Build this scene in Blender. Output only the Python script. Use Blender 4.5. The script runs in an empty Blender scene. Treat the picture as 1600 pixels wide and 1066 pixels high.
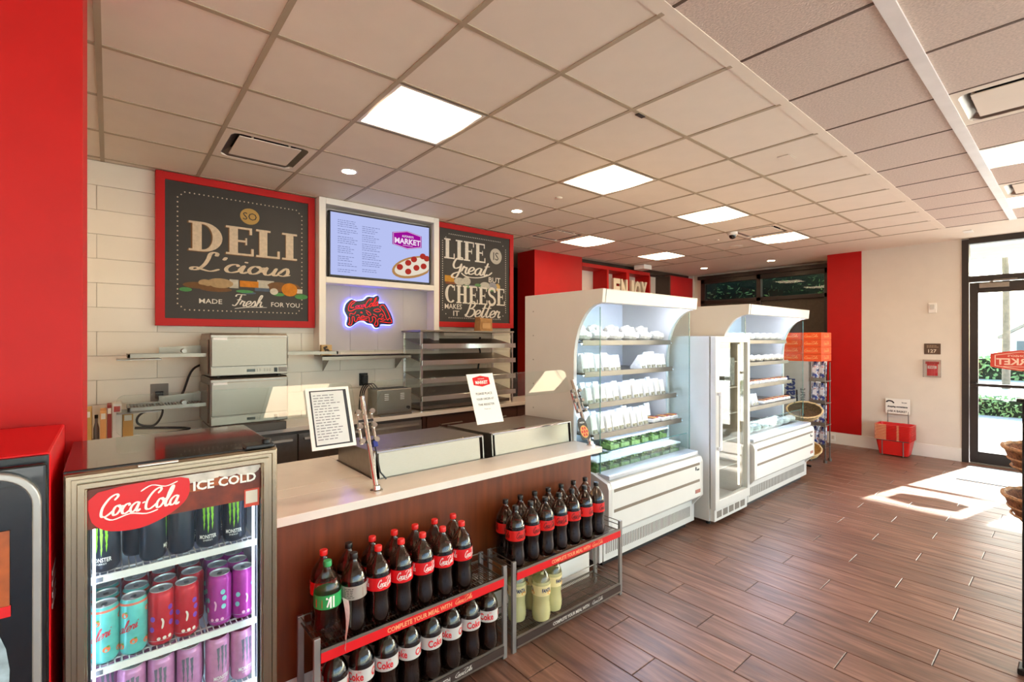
import bpy, bmesh, math, random
from math import sin, cos, pi, radians, atan2, sqrt
from mathutils import Vector, Matrix
RND = random.Random(11)
sc = bpy.context.scene
COL = sc.collection

# ------------------------------------------------------------------ camera, world, sun, exposure
CAMZ = 1.67
cam = bpy.data.cameras.new('camera'); camo = bpy.data.objects.new('camera', cam); COL.objects.link(camo)
camo.location = (0, 0, CAMZ); camo.rotation_euler = (pi/2, 0, radians(-40.0))
cam.sensor_width = 36; cam.lens = 36*750/1600; cam.shift_y = -2/1600; cam.clip_start = .02; cam.clip_end = 300
sc.camera = camo

SUN_DIR = Vector((-.9795*cos(radians(28.5)), .2013*cos(radians(28.5)), -sin(radians(28.5))))
w = bpy.data.worlds.new('world'); sc.world = w; w.use_nodes = True
nt = w.node_tree; nt.nodes.clear()
sky = nt.nodes.new('ShaderNodeTexSky'); sky.sky_type = 'NISHITA'; sky.sun_disc = False
sky.sun_elevation = radians(28.5); sky.sun_rotation = atan2(-SUN_DIR.x, -SUN_DIR.y)
bg = nt.nodes.new('ShaderNodeBackground'); bg.inputs['Strength'].default_value = .55
wo = nt.nodes.new('ShaderNodeOutputWorld')
nt.links.new(sky.outputs[0], bg.inputs[0]); nt.links.new(bg.outputs[0], wo.inputs[0])
sl = bpy.data.lights.new('sun', 'SUN'); sl.energy = 21.0; sl.angle = radians(.7); sl.color = (1, .95, .88)
slo = bpy.data.objects.new('sun', sl); COL.objects.link(slo); slo.rotation_euler = SUN_DIR.to_track_quat('-Z', 'Y').to_euler()
slo.location = (20, 2, 12)
vs = sc.view_settings; vs.view_transform = 'Standard'; vs.look = 'None'; vs.gamma = 1; vs.use_curve_mapping = False
vs.exposure = 1.1
PANEL = 7.0       # troffer lens radiance
LED = 20.0          # cooler LED strip radiance

# ------------------------------------------------------------------ materials
def lin(c):
    if isinstance(c, str):
        c = c.lstrip('#'); c = [int(c[i:i+2], 16)/255 for i in (0, 2, 4)]
    return tuple((x/12.92 if x <= .04045 else ((x+.055)/1.055)**2.4) for x in c)
MATS = {}
def mat(name, col, rough=.5, metal=0., var=.06, vscale=6., stretch=None, bump=0., bscale=60., coat=0., emit=0., spec=.5, trans=0., alpha=1., rnd=0.):
    if name in MATS: return MATS[name]
    m = bpy.data.materials.new(name); m.use_nodes = True; t = m.node_tree; b = t.nodes['Principled BSDF']
    c = lin(col)
    tc = t.nodes.new('ShaderNodeTexCoord'); src = tc.outputs['Object']
    if stretch:
        mp = t.nodes.new('ShaderNodeMapping'); mp.inputs['Scale'].default_value = stretch
        t.links.new(src, mp.inputs[0]); src = mp.outputs[0]
    nz = t.nodes.new('ShaderNodeTexNoise'); nz.inputs['Scale'].default_value = vscale; nz.inputs['Detail'].default_value = 4
    t.links.new(src, nz.inputs['Vector'])
    rp = t.nodes.new('ShaderNodeValToRGB')
    rp.color_ramp.elements[0].position = .3; rp.color_ramp.elements[1].position = .7
    rp.color_ramp.elements[0].color = (*[x*(1-var) for x in c], 1); rp.color_ramp.elements[1].color = (*[min(1, x*(1+var)) for x in c], 1)
    t.links.new(nz.outputs['Fac'], rp.inputs[0]); out = rp.outputs[0]
    if rnd:
        oi = t.nodes.new('ShaderNodeObjectInfo'); mr = t.nodes.new('ShaderNodeMapRange')
        mr.inputs['To Min'].default_value = 1-rnd; mr.inputs['To Max'].default_value = 1+rnd
        t.links.new(oi.outputs['Random'], mr.inputs['Value'])
        mx = t.nodes.new('ShaderNodeMix'); mx.data_type = 'RGBA'; mx.blend_type = 'MULTIPLY'; mx.inputs['Factor'].default_value = 1
        t.links.new(out, mx.inputs[6]); t.links.new(mr.outputs[0], mx.inputs[7]); out = mx.outputs[2]
    t.links.new(out, b.inputs['Base Color'])
    b.inputs['Roughness'].default_value = rough; b.inputs['Metallic'].default_value = metal
    b.inputs['Specular IOR Level'].default_value = spec; b.inputs['Coat Weight'].default_value = coat
    b.inputs['Transmission Weight'].default_value = trans; b.inputs['Alpha'].default_value = alpha
    if emit:
        t.links.new(out, b.inputs['Emission Color']); b.inputs['Emission Strength'].default_value = emit
    if bump:
        n2 = t.nodes.new('ShaderNodeTexNoise'); n2.inputs['Scale'].default_value = bscale; n2.inputs['Detail'].default_value = 3
        t.links.new(src, n2.inputs['Vector'])
        bp = t.nodes.new('ShaderNodeBump'); bp.inputs['Strength'].default_value = bump; bp.inputs['Distance'].default_value = .01
        t.links.new(n2.outputs['Fac'], bp.inputs['Height']); t.links.new(bp.outputs[0], b.inputs['Normal'])
    MATS[name] = m; return m
def glass(name, tint=(.96, .99, .98), ior=1.45, rough=0., gain=1.):
    if name in MATS: return MATS[name]
    m = bpy.data.materials.new(name); m.use_nodes = True; t = m.node_tree; t.nodes.clear()
    o = t.nodes.new('ShaderNodeOutputMaterial'); mx = t.nodes.new('ShaderNodeMixShader'); fr = t.nodes.new('ShaderNodeFresnel')
    tr = t.nodes.new('ShaderNodeBsdfTransparent'); gl = t.nodes.new('ShaderNodeBsdfGlossy')
    fr.inputs[0].default_value = ior; tr.inputs[0].default_value = (*tint, 1); gl.inputs['Roughness'].default_value = rough
    ml = t.nodes.new('ShaderNodeMath'); ml.operation = 'MULTIPLY'; ml.inputs[1].default_value = gain; ml.use_clamp = True
    gm = t.nodes.new('ShaderNodeNewGeometry'); io = t.nodes.new('ShaderNodeMapRange')
    io.inputs['To Min'].default_value = ior; io.inputs['To Max'].default_value = 1/ior
    t.links.new(gm.outputs['Backfacing'], io.inputs['Value']); t.links.new(io.outputs[0], fr.inputs[0])
    t.links.new(fr.outputs[0], ml.inputs[0])
    t.links.new(ml.outputs[0], mx.inputs[0]); t.links.new(tr.outputs[0], mx.inputs[1]); t.links.new(gl.outputs[0], mx.inputs[2]); t.links.new(mx.outputs[0], o.inputs[0])
    MATS[name] = m; return m
def emitm(name, col, s):
    if name in MATS: return MATS[name]
    m = bpy.data.materials.new(name); m.use_nodes = True; t = m.node_tree; t.nodes.clear()
    o = t.nodes.new('ShaderNodeOutputMaterial'); e = t.nodes.new('ShaderNodeEmission'); e.inputs[0].default_value = (*lin(col), 1); e.inputs[1].default_value = s
    t.links.new(e.outputs[0], o.inputs[0]); MATS[name] = m; return m

def wood_floor():
    m = bpy.data.materials.new('wood_look_porcelain'); m.use_nodes = True; t = m.node_tree; b = t.nodes['Principled BSDF']
    tc = t.nodes.new('ShaderNodeTexCoord'); oi = t.nodes.new('ShaderNodeObjectInfo')
    mp = t.nodes.new('ShaderNodeMapping'); mp.inputs['Scale'].default_value = (16, 1.6, 1)
    sh = t.nodes.new('ShaderNodeVectorMath'); sh.operation = 'MULTIPLY_ADD'
    cb = t.nodes.new('ShaderNodeCombineXYZ'); t.links.new(oi.outputs['Random'], cb.inputs[0]); t.links.new(oi.outputs['Random'], cb.inputs[1])
    sh.inputs[1].default_value = (37, 53, 0); t.links.new(cb.outputs[0], sh.inputs[0]); t.links.new(tc.outputs['Object'], sh.inputs[2])
    t.links.new(sh.outputs[0], mp.inputs[0])
    nz = t.nodes.new('ShaderNodeTexNoise'); nz.inputs['Scale'].default_value = 1.6; nz.inputs['Detail'].default_value = 6; nz.inputs['Distortion'].default_value = .6
    t.links.new(mp.outputs[0], nz.inputs['Vector'])
    rp = t.nodes.new('ShaderNodeValToRGB'); cr = rp.color_ramp
    cr.elements[0].position = .25; cr.elements[0].color = (*lin('#533528'), 1)
    cr.elements[1].position = .78; cr.elements[1].color = (*lin('#9f7662'), 1)
    e = cr.elements.new(.5); e.color = (*lin('#785341'), 1)
    t.links.new(nz.outputs['Fac'], rp.inputs[0])
    mr = t.nodes.new('ShaderNodeMapRange'); mr.inputs['To Min'].default_value = .82; mr.inputs['To Max'].default_value = 1.16
    t.links.new(oi.outputs['Random'], mr.inputs['Value'])
    mx = t.nodes.new('ShaderNodeMix'); mx.data_type = 'RGBA'; mx.blend_type = 'MULTIPLY'; mx.inputs['Factor'].default_value = 1
    t.links.new(rp.outputs[0], mx.inputs[6]); t.links.new(mr.outputs[0], mx.inputs[7])
    t.links.new(mx.outputs[2], b.inputs['Base Color'])
    b.inputs['Roughness'].default_value = .4; b.inputs['Specular IOR Level'].default_value = .8
    # hand-scraped ripple across each plank
    wv = t.nodes.new('ShaderNodeTexNoise'); wv.inputs['Scale'].default_value = 1.0; wv.inputs['Detail'].default_value = 2
    m2 = t.nodes.new('ShaderNodeMapping'); m2.inputs['Scale'].default_value = (34, 5, 1); t.links.new(sh.outputs[0], m2.inputs[0]); t.links.new(m2.outputs[0], wv.inputs['Vector'])
    bp = t.nodes.new('ShaderNodeBump'); bp.inputs['Strength'].default_value = .16; bp.inputs['Distance'].default_value = .01
    t.links.new(wv.outputs['Fac'], bp.inputs['Height']); t.links.new(bp.outputs[0], b.inputs['Normal'])
    MATS['wood_floor'] = m; return m

M_RED = mat('red_paint', '#b90f0d', .5, var=.04, spec=.3)
M_CREAM = mat('cream_wall_paint', '#e0d6c8', .6, var=.02, bump=.03, bscale=200)
M_WHITE = mat('white_paint', '#ece6dc', .5, var=.02)
M_TILEW = mat('white_wall_tile', '#e6dfd0', .3, var=.03, vscale=3, rnd=.03)
M_GROUT = mat('tile_grout', '#b3a894', .8)
M_CEIL = mat('smooth_ceiling_tile', '#ecdfcd', .75, var=.02, rnd=.02)
M_FISS = mat('fissured_ceiling_tile', '#d3c1b3', .9, var=.13, vscale=90, bump=.35, bscale=110, rnd=.02)
M_TBAR = mat('ceiling_grid_bar', '#b3a288', .55)
M_TDARK = mat('ceiling_reveal_dark', '#5c4738', .7)
M_RAIL = mat('ceiling_rail_white', '#ece8e4', .3)
M_STEEL = mat('brushed_steel', '#958d82', .4, 1., var=.05, vscale=40, stretch=(1, 1, 30), bump=.02)
M_STEEL2 = mat('satin_steel', '#98928a', .4, 1., var=.06, vscale=30)
M_CHROME = mat('polished_steel', '#d8d6d2', .12, 1., var=.03)
M_SHSTEEL = mat('shaded_steel', '#6d655d', .45, .7)  # steel with shade put into its colour
M_BLACK = mat('black_plastic', '#0c0c0d', .35, var=.1)
M_BLACKG = mat('black_gloss', '#050506', .2, var=.05, coat=.5)
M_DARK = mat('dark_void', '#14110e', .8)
M_BRONZE = mat('bronze_aluminium', '#37302d', .4, .35, var=.05)
M_QUARTZ = mat('white_quartz', '#e6dfd3', .16, var=.025, vscale=9, spec=.6)
M_WOOD = mat('walnut_panel', '#6b3110', .38, var=.25, vscale=3, stretch=(9, 9, .7))
M_WOODD = mat('dark_walnut_drawer', '#4a2a1c', .4, var=.2, vscale=3, stretch=(.8, 8, 8))
M_APPL = mat('white_appliance_enamel', '#d4d1cb', .28, var=.015)
M_APPLC = mat('cream_appliance_front', '#dedcd6', .33, var=.015)
M_CHALK = mat('chalkboard', '#2c2620', .55, var=.12, vscale=5)
M_CHW = mat('chalk_cream', '#cbb9a0', .8, var=.12, vscale=40)
M_CHW2 = mat('chalk_white', '#d9d2c6', .8, var=.1, vscale=40)
M_PAPER = mat('white_paper', '#efece4', .7, var=.02)
M_INK = mat('dark_ink', '#2b2a2c', .7)
M_GREYINK = mat('grey_ink', '#7b7a80', .7)
M_SCRRED = mat('label_red', '#d8121a', .35, var=.03)
M_WHITEPL = mat('white_plastic', '#f0eeea', .35, var=.02)
M_GLASS = glass('clear_glass')
M_GLASSB = glass('cool_glass', (.90, .965, .965), gain=.8)
M_GEDGE = mat('glass_edge_green', '#3f7d72', .2, var=.1, alpha=.8)
M_TINT = glass('tinted_window_glass', (.62, .66, .62), gain=.5)
M_COLA = mat('cola_filled_bottle', '#0d0403', .06, var=.3, vscale=25, coat=.6)
M_NECK = glass('clear_bottle_shoulder', (.55, .42, .32), ior=1.5, rough=.05, gain=1.8)
M_LEDW = emitm('led_strip_white', '#cfdfff', LED)
M_PANEL = emitm('troffer_lens', '#ffdfba', PANEL)
M_FLOOR = wood_floor()
M_FGROUT = mat('floor_grout', '#241812', .7)
def M(c, rough=.45, **k): return mat('colour_%s_%s' % (c.strip('#'), rough), c, rough, **k)

# ------------------------------------------------------------------ mesh builder
WL = {}
class MB:
    def __init__(s): s.v = []; s.f = []
    def add(s, v, f):
        n = len(s.v); s.v += [tuple(p) for p in v]; s.f += [tuple(i+n for i in q) for q in f]; return s
    def box(s, x0, y0, z0, x1, y1, z1):
        return s.add([(x0,y0,z0),(x1,y0,z0),(x1,y1,z0),(x0,y1,z0),(x0,y0,z1),(x1,y0,z1),(x1,y1,z1),(x0,y1,z1)],
                     [(0,3,2,1),(4,5,6,7),(0,1,5,4),(1,2,6,5),(2,3,7,6),(3,0,4,7)])
    def obox(s, O, u, v, a, b, c):          # oriented box: extents a along u, b along v, c along u x v (tuples)
        O, u, v = Vector(O), Vector(u).normalized(), Vector(v).normalized(); n = u.cross(v)
        P = [O+u*x+v*y+n*z for z in c for (x, y) in ((a[0],b[0]),(a[1],b[0]),(a[1],b[1]),(a[0],b[1]))]
        return s.add(P, [(0,3,2,1),(4,5,6,7),(0,1,5,4),(1,2,6,5),(2,3,7,6),(3,0,4,7)])
    def prism(s, poly, ax, a0, a1):
        n = len(poly); mk = {'x': lambda a, p: (a, p[0], p[1]), 'y': lambda a, p: (p[0], a, p[1]), 'z': lambda a, p: (p[0], p[1], a)}[ax]
        V = [mk(a0, p) for p in poly] + [mk(a1, p) for p in poly]
        return s.add(V, [tuple(range(n)), tuple(range(2*n-1, n-1, -1))] + [(i, (i+1) % n, n+(i+1) % n, n+i) for i in range(n)])
    def ring(s, outer, inner, ax, a0, a1):   # extruded frame between two polygons of equal count
        n = len(outer); mk = {'x': lambda a, p: (a, p[0], p[1]), 'y': lambda a, p: (p[0], a, p[1]), 'z': lambda a, p: (p[0], p[1], a)}[ax]
        V = [mk(a, p) for a in (a0, a1) for P in (outer, inner) for p in P]; F = []
        for i in range(n):
            j = (i+1) % n
            F += [(i, j, n+j, n+i), (2*n+i, 3*n+i, 3*n+j, 2*n+j), (i, 2*n+i, 2*n+j, j), (n+i, n+j, 3*n+j, 3*n+i)]
        return s.add(V, F)
    def tube(s, pts, r, n=8, closed=False, r2=None):
        P = [Vector(p) for p in pts]; k = len(P); V = []; up = None
        for i in range(k):
            if closed: d = P[(i+1) % k]-P[i-1]
            else: d = P[min(i+1, k-1)]-P[max(i-1, 0)]
            d.normalize()
            if up is None: up = Vector((0, 0, 1)) if abs(d.z) < .9 else Vector((1, 0, 0))
            a = d.cross(up).normalized(); bb = a.cross(d).normalized(); up = bb
            rr = r if r2 is None else r+(r2-r)*i/(k-1)
            V += [P[i]+(a*cos(2*pi*j/n)+bb*sin(2*pi*j/n))*rr for j in range(n)]
        F = [(i*n+j, i*n+(j+1) % n, ((i+1) % k)*n+(j+1) % n, ((i+1) % k)*n+j) for i in range(k if closed else k-1) for j in range(n)]
        if not closed: F += [tuple(range(n-1, -1, -1)), tuple(range((k-1)*n, k*n))]
        return s.add(V, F)
    def lathe(s, prof, n=16, c=(0, 0, 0), cap0=True, cap1=True, sx=1, sy=1):
        V = [(c[0]+r*cos(2*pi*j/n)*sx, c[1]+r*sin(2*pi*j/n)*sy, c[2]+z) for r, z in prof for j in range(n)]
        F = [(i*n+j, i*n+(j+1) % n, (i+1)*n+(j+1) % n, (i+1)*n+j) for i in range(len(prof)-1) for j in range(n)]
        if cap0: F.append(tuple(range(n-1, -1, -1)))
        if cap1: F.append(tuple(range((len(prof)-1)*n, len(prof)*n)))
        return s.add(V, F)
    def poly(s, pts): return s.add(pts, [tuple(range(len(pts)))])
    def flat(s, geo, mp):
        V, F = geo; par = list(range(len(V)))
        def root(a):
            while par[a] != a: par[a] = par[par[a]]; a = par[a]
            return a
        for q in F:
            for a in q[1:]: par[root(a)] = root(q[0])
        isl = {}; cnt = {}; out = []           # overlapping strokes are laid over each other like paint, never coplanar
        for i, (x, y) in enumerate(V):
            r = root(i); k = isl.setdefault(r, len(isl)); c = cnt[r] = cnt.get(r, 0)+1
            p = Vector(mp(x, y)); n = (Vector(mp(x+.001, y))-p).cross(Vector(mp(x, y+.001))-p).normalized()
            out.append(p+n*((k % 9)*1.0e-4+min(c, 90)*3e-6))
        return s.add(out, F)
    def mesh(s, name, off=Vector((0, 0, 0)), smooth=False, recalc=True):
        me = bpy.data.meshes.new(name); me.from_pydata([tuple(Vector(p)-off) for p in s.v], [], s.f)
        if recalc:
            bm = bmesh.new(); bm.from_mesh(me); bmesh.ops.recalc_face_normals(bm, faces=bm.faces); bm.to_mesh(me); bm.free()
        if smooth:
            me.shade_smooth(); me.set_sharp_from_angle(angle=radians(40))
        me.update(); return me
    def build(s, name, m, parent=None, smooth=False, bevel=0., recalc=True):
        off = WL.get(parent.name, Vector((0, 0, 0))) if parent else Vector((0, 0, 0))
        me = s.mesh(name, off, smooth, recalc); me.materials.append(m)
        o = bpy.data.objects.new(name, me); COL.objects.link(o)
        if parent: o.parent = parent; WL[o.name] = off.copy()
        if bevel:
            b = o.modifiers.new('edge', 'BEVEL'); b.width = bevel; b.segments = 2; b.limit_method = 'ANGLE'; b.angle_limit = radians(35)
        return o

def link_mesh(name, me, parent, loc):
    o = bpy.data.objects.new(name, me); COL.objects.link(o); o.parent = parent; o.location = Vector(loc)-WL.get(parent.name, Vector())
    return o
def tag(o, label, cat, group=None, kind=None):
    o['label'] = label; o['category'] = cat
    if group: o['group'] = group
    if kind: o['kind'] = kind
    return o
def thing(name, label, cat, loc=(0, 0, 0), group=None, rz=0):
    o = bpy.data.objects.new(name, None); COL.objects.link(o); o.location = loc; o.rotation_euler[2] = rz; o.empty_display_size = .05
    WL[o.name] = Vector(loc)
    return tag(o, label, cat, group)
def struct(name, mb, m, label, **k):
    o = mb.build(name, m, **k); o['kind'] = 'structure'; o['label'] = label; WL[o.name] = Vector()
    return o
def dup(root, loc, label, rz=0., group=None, scale=None):
    r = root.copy(); COL.objects.link(r); r.location = loc; r.rotation_euler = (0, 0, rz); r['label'] = label
    if scale: r.scale = scale
    if group: r['group'] = group
    for ch in list(root.children):
        c = ch.copy(); COL.objects.link(c); c.parent = r
        for g in ch.children:
            d = g.copy(); COL.objects.link(d); d.parent = c
    return r
class Proto:            # first placing moves the prototype itself, later ones copy it
    def __init__(s, root): s.root = root; s.used = False
    def place(s, loc, label, rz=0., group=None, scale=None):
        if not s.used:
            s.used = True; r = s.root; r.location = loc; r.rotation_euler = (0, 0, rz); r['label'] = label
            if scale: r.scale = scale
            if group: r['group'] = group
            return r
        return dup(s.root, loc, label, rz, group, scale)
ORD = ['first', 'second', 'third', 'fourth', 'fifth', 'sixth', 'seventh', 'eighth', 'ninth', 'tenth', 'eleventh', 'twelfth', 'thirteenth', 'fourteenth', 'fifteenth', 'sixteenth']

# ------------------------------------------------------------------ lettering
def plane_map(O, u=(1, 0, 0), v=(0, 0, 1)):
    O, u, v = Vector(O), Vector(u), Vector(v); return lambda x, y: O+u*x+v*y
def cyl_map(r, z0, th0=-pi/2, c=(0, 0)):
    return lambda x, y: (c[0]+r*cos(th0+x/r), c[1]+r*sin(th0+x/r), z0+y)
TC = {}
def text(s, size, bold=0., shear=0., wide=1., align='c'):
    key = (s, bold)
    if key not in TC:
        c = bpy.data.curves.new('lettering', 'FONT'); c.body = s; c.resolution_u = 2; c.offset = bold
        o = bpy.data.objects.new('lettering', c); me = bpy.data.meshes.new_from_object(o)
        TC[key] = ([(v.co.x, v.co.y) for v in me.vertices], [tuple(p.vertices) for p in me.polygons])
        bpy.data.objects.remove(o); bpy.data.curves.remove(c); bpy.data.meshes.remove(me)
    V, F = TC[key]
    x0 = min(p[0] for p in V); x1 = max(p[0] for p in V); y0 = min(p[1] for p in V); y1 = max(p[1] for p in V)
    k = size/(y1-y0); cx = (x0+x1)/2 if align == 'c' else x0
    return ([((x-cx)*k*wide+(y-y0)*k*shear, (y-y0)*k-size/2) for x, y in V], F)
def width(g): return max(p[0] for p in g[0])-min(p[0] for p in g[0])
def fit(g, wd):
    k = wd/width(g); return ([(x*k, y) for x, y in g[0]], g[1])
def smooth_line(P, n=5, closed=False):
    out = []; k = len(P)
    for i in range(k if closed else k-1):
        p0 = P[(i-1) % k] if closed or i > 0 else P[i]; p1 = P[i]; p2 = P[(i+1) % k]; p3 = P[(i+2) % k] if closed or i+2 < k else P[(i+1) % k]
        for j in range(n):
            t = j/n
            out.append(tuple(.5*((2*b)+(c-a)*t+(2*a-5*b+4*c-d)*t*t+(-a+3*b-3*c+d)*t**3) for a, b, c, d in zip(p0, p1, p2, p3)))
    if not closed: out.append(tuple(P[-1]))
    return out
def ribbon(P, wd, n=4, thick=True, taper=True):
    P = smooth_line(P, n); V = []; F = []; k = len(P)
    for i, (x, y) in enumerate(P):
        a = P[max(i-1, 0)]; b = P[min(i+1, k-1)]; dx, dy = b[0]-a[0], b[1]-a[1]; L = sqrt(dx*dx+dy*dy) or 1
        ww = wd*(.5+.6*abs(dy)/L if thick else 1)*.5
        if taper and (i == 0 or i == k-1): ww *= .5
        V += [(x-dy/L*ww, y+dx/L*ww), (x+dy/L*ww, y-dx/L*ww)]
    F = [(2*i, 2*i+1, 2*i+3, 2*i+2) for i in range(k-1)]
    return V, F
def join2(gs):
    V, F = [], []
    for v, f in gs: n = len(V); V += v; F += [tuple(i+n for i in q) for q in f]
    return V, F
def shift(g, dx, dy, k=1.): return ([(x*k+dx, y*k+dy) for x, y in g[0]], g[1])
CUR = {
 'a': (.50, [[(.38,.40),(.25,.45),(.08,.32),(.05,.12),(.16,0),(.30,.10),(.38,.40)], [(.40,.45),(.36,.12),(.43,0),(.54,.10)]]),
 'c': (.38, [[(.34,.34),(.27,.45),(.12,.40),(.04,.2),(.10,.03),(.24,0),(.42,.12)]]),
 'e': (.38, [[(.0,.14),(.2,.21),(.33,.34),(.26,.45),(.12,.40),(.04,.2),(.1,.03),(.22,0),(.42,.12)]]),
 'h': (.46, [[(0,.1),(.2,.6),(.26,.93),(.17,.98),(.1,.7),(.06,0)], [(.07,.2),(.2,.42),(.32,.40),(.31,.15),(.37,0),(.5,.1)]]),
 'i': (.24, [[(0,.12),(.1,.43),(.08,.1),(.15,0),(.26,.1)], [(.11,.58),(.13,.65)]]),
 'l': (.25, [[(0,.1),(.2,.6),(.25,.93),(.17,.98),(.09,.7),(.07,.15),(.15,0),(.28,.1)]]),
 'o': (.42, [[(.24,.45),(.1,.4),(.04,.2),(.12,.01),(.27,.05),(.36,.25),(.28,.42),(.22,.44),(.3,.37),(.46,.40)]]),
 'r': (.36, [[(0,.12),(.08,.46),(.14,.38),(.26,.40),(.23,.15),(.29,0),(.4,.1)]]),
 's': (.34, [[(0,.1),(.18,.47),(.28,.2),(.2,.02),(.05,.04)], [(.2,.02),(.38,.1)]]),
 't': (.30, [[(0,.12),(.14,.5),(.2,.85)], [(.18,.75),(.1,.15),(.17,0),(.3,.1)], [(.02,.58),(.34,.62)]]),
 'u': (.46, [[(0,.12),(.08,.44),(.07,.12),(.16,0),(.3,.12),(.36,.44)], [(.36,.44),(.33,.1),(.39,0),(.5,.1)]]),
 'L': (.60, [[(.40,.80),(.40,.94),(.31,1.0),(.23,.9),(.23,.6),(.19,.28),(.08,.03),(-.05,.0),(-.08,.1),(.04,.14),(.2,.04),(.42,-.02),(.62,.12)]]),
 'F': (.50, [[(.08,.78),(.14,.97),(.72,.97)], [(.42,.97),(.35,.4),(.2,.03),(.0,.1)], [(.2,.52),(.52,.55)]]),
 'G': (.58, [[(.52,.85),(.40,1),(.15,.85),(.07,.5),(.2,.28),(.45,.4),(.5,.6)], [(.5,.62),(.47,.1),(.35,-.3),(.12,-.26),(.2,-.05),(.58,.12)]]),
 'B': (.60, [[(.22,.9),(.17,.4),(.05,0)], [(.03,.82),(.35,1),(.5,.8),(.38,.58),(.18,.52)], [(.18,.52),(.5,.48),(.56,.22),(.35,0),(.1,.05),(0,.16)]]),
 'C': (.56, [[(.50,.72),(.62,.9),(.50,1.0),(.25,.85),(.06,.45),(.10,.08),(.28,0),(.46,.1),(.58,.22)]]),
 '-': (.20, [[(.04,.36),(.18,.40)]]), "'": (.14, [[(.06,.8),(.03,.62)]]), ' ': (.25, []),
}
def script(s, size, wd=.09, shear=.28):
    x = 0; gs = []
    for ch in s:
        adv, st = CUR[ch]
        for P in st:
            V, F = ribbon([(px+x, py) for px, py in P], wd); gs.append((V, F))
        x += adv
    V, F = join2(gs)
    return ([((vx-x/2+(vy-.4)*shear)*size, (vy-.4)*size) for vx, vy in V], F)
def cola_logo(size):
    g = script('Coca-Cola', size, .12, .3)
    wv = width(g)
    sw = ribbon([(-wv*.46, -size*.42), (-wv*.36, -size*.62), (-wv*.15, -size*.46), (wv*.05, -size*.60), (wv*.2, -size*.5)], size*.10)
    sw2 = ribbon([(-wv*.02, size*.55), (wv*.12, size*.78), (wv*.3, size*.62), (wv*.46, size*.78)], size*.09)
    return join2([g, sw, sw2])
def rect2(x0, y0, x1, y1): return ([(x0, y0), (x1, y0), (x1, y1), (x0, y1)], [(0, 1, 2, 3)])
def arc2(cx, cy, ro, ri, a0, a1, n=18):
    V = []
    for i in range(n+1):
        a = radians(a0+(a1-a0)*i/n); V += [(cx+ro[0]*cos(a), cy+ro[1]*sin(a)), (cx+ri[0]*cos(a), cy+ri[1]*sin(a))]
    return V, [(2*i, 2*i+1, 2*i+3, 2*i+2) for i in range(n)]
def disc2(cx, cy, rx, ry, n=20): return ([(cx+rx*cos(2*pi*i/n), cy+ry*sin(2*pi*i/n)) for i in range(n)], [tuple(range(n))])
def slab(s, size, wide=1.):
    S = {'E': (.72, [(.08,0,.28,1), (0,.93,.62,1), (.28,.47,.5,.54), (0,0,.66,.07), (.56,.76,.62,1), (.60,0,.66,.26), (.46,.38,.5,.63)]),
         'F': (.68, [(.08,0,.28,1), (0,.93,.62,1), (.28,.47,.5,.54), (0,0,.38,.07), (.56,.74,.62,1), (.46,.38,.5,.63)]),
         'L': (.66, [(.08,0,.28,1), (0,0,.6,.07), (.54,0,.6,.28), (0,.93,.36,1)]),
         'I': (.48, [(.1,0,.3,1), (0,0,.4,.07), (0,.93,.4,1)]),
         'H': (.88, [(.08,0,.28,1), (.52,0,.72,1), (.28,.46,.52,.54), (0,0,.36,.07), (0,.93,.36,1), (.44,0,.8,.07), (.44,.93,.8,1)])}
    x = 0; gs = []
    for ch in s:
        if ch in S:
            adv, rs = S[ch]; gs += [shift(rect2(*r), x, 0) for r in rs]
        elif ch == 'D':
            adv = .82; gs += [shift(g, x, 0) for g in (rect2(.08,0,.28,1), rect2(0,0,.32,.07), rect2(0,.93,.32,1), arc2(.3, .5, (.44,.5), (.22,.43), -90, 90))]
        elif ch == 'C':
            adv = .78; gs += [shift(g, x, 0) for g in (arc2(.4, .5, (.38,.5), (.19,.43), 48, 312, 24), rect2(.62,.68,.68,.97))]
        elif ch == 'S':
            adv = .66; gs.append(shift(ribbon([(.54,.74),(.44,.94),(.2,.96),(.07,.78),(.16,.58),(.42,.44),(.54,.24),(.42,.05),(.18,.03),(.05,.26)], .15, 5, False), x, 0))
        else: adv = .3
        x += adv
    V, F = join2(gs)
    return ([((vx-x/2)*size*wide, (vy-.5)*size) for vx, vy in V], F)
def lettering(name, gs, mp, m, parent):
    mb = MB()
    for g in gs: mb.flat(g, mp)
    return mb.build(name, m, parent, recalc=False)
def dashes(rows, x0, x1, h, rnd, gap=.012, mn=.02, mx=.06):     # unreadable fine print as short bars
    gs = []
    for y, frac in rows:
        x = x0; xe = x0+(x1-x0)*frac
        while x < xe-mn:
            l = min(rnd.uniform(mn, mx), xe-x); gs.append(rect2(x, y-h/2, x+l, y+h/2)); x += l+gap
    return join2(gs)
def rrect(x0, y0, x1, y1, r, n=6):
    P = []
    for cx, cy, a in ((x1-r, y1-r, 0), (x0+r, y1-r, 90), (x0+r, y0+r, 180), (x1-r, y0+r, 270)):
        P += [(cx+r*cos(radians(a+90*i/n)), cy+r*sin(radians(a+90*i/n))) for i in range(n+1)]
    return P

# ================================================================== SETTING
CZ = 3.05
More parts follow.
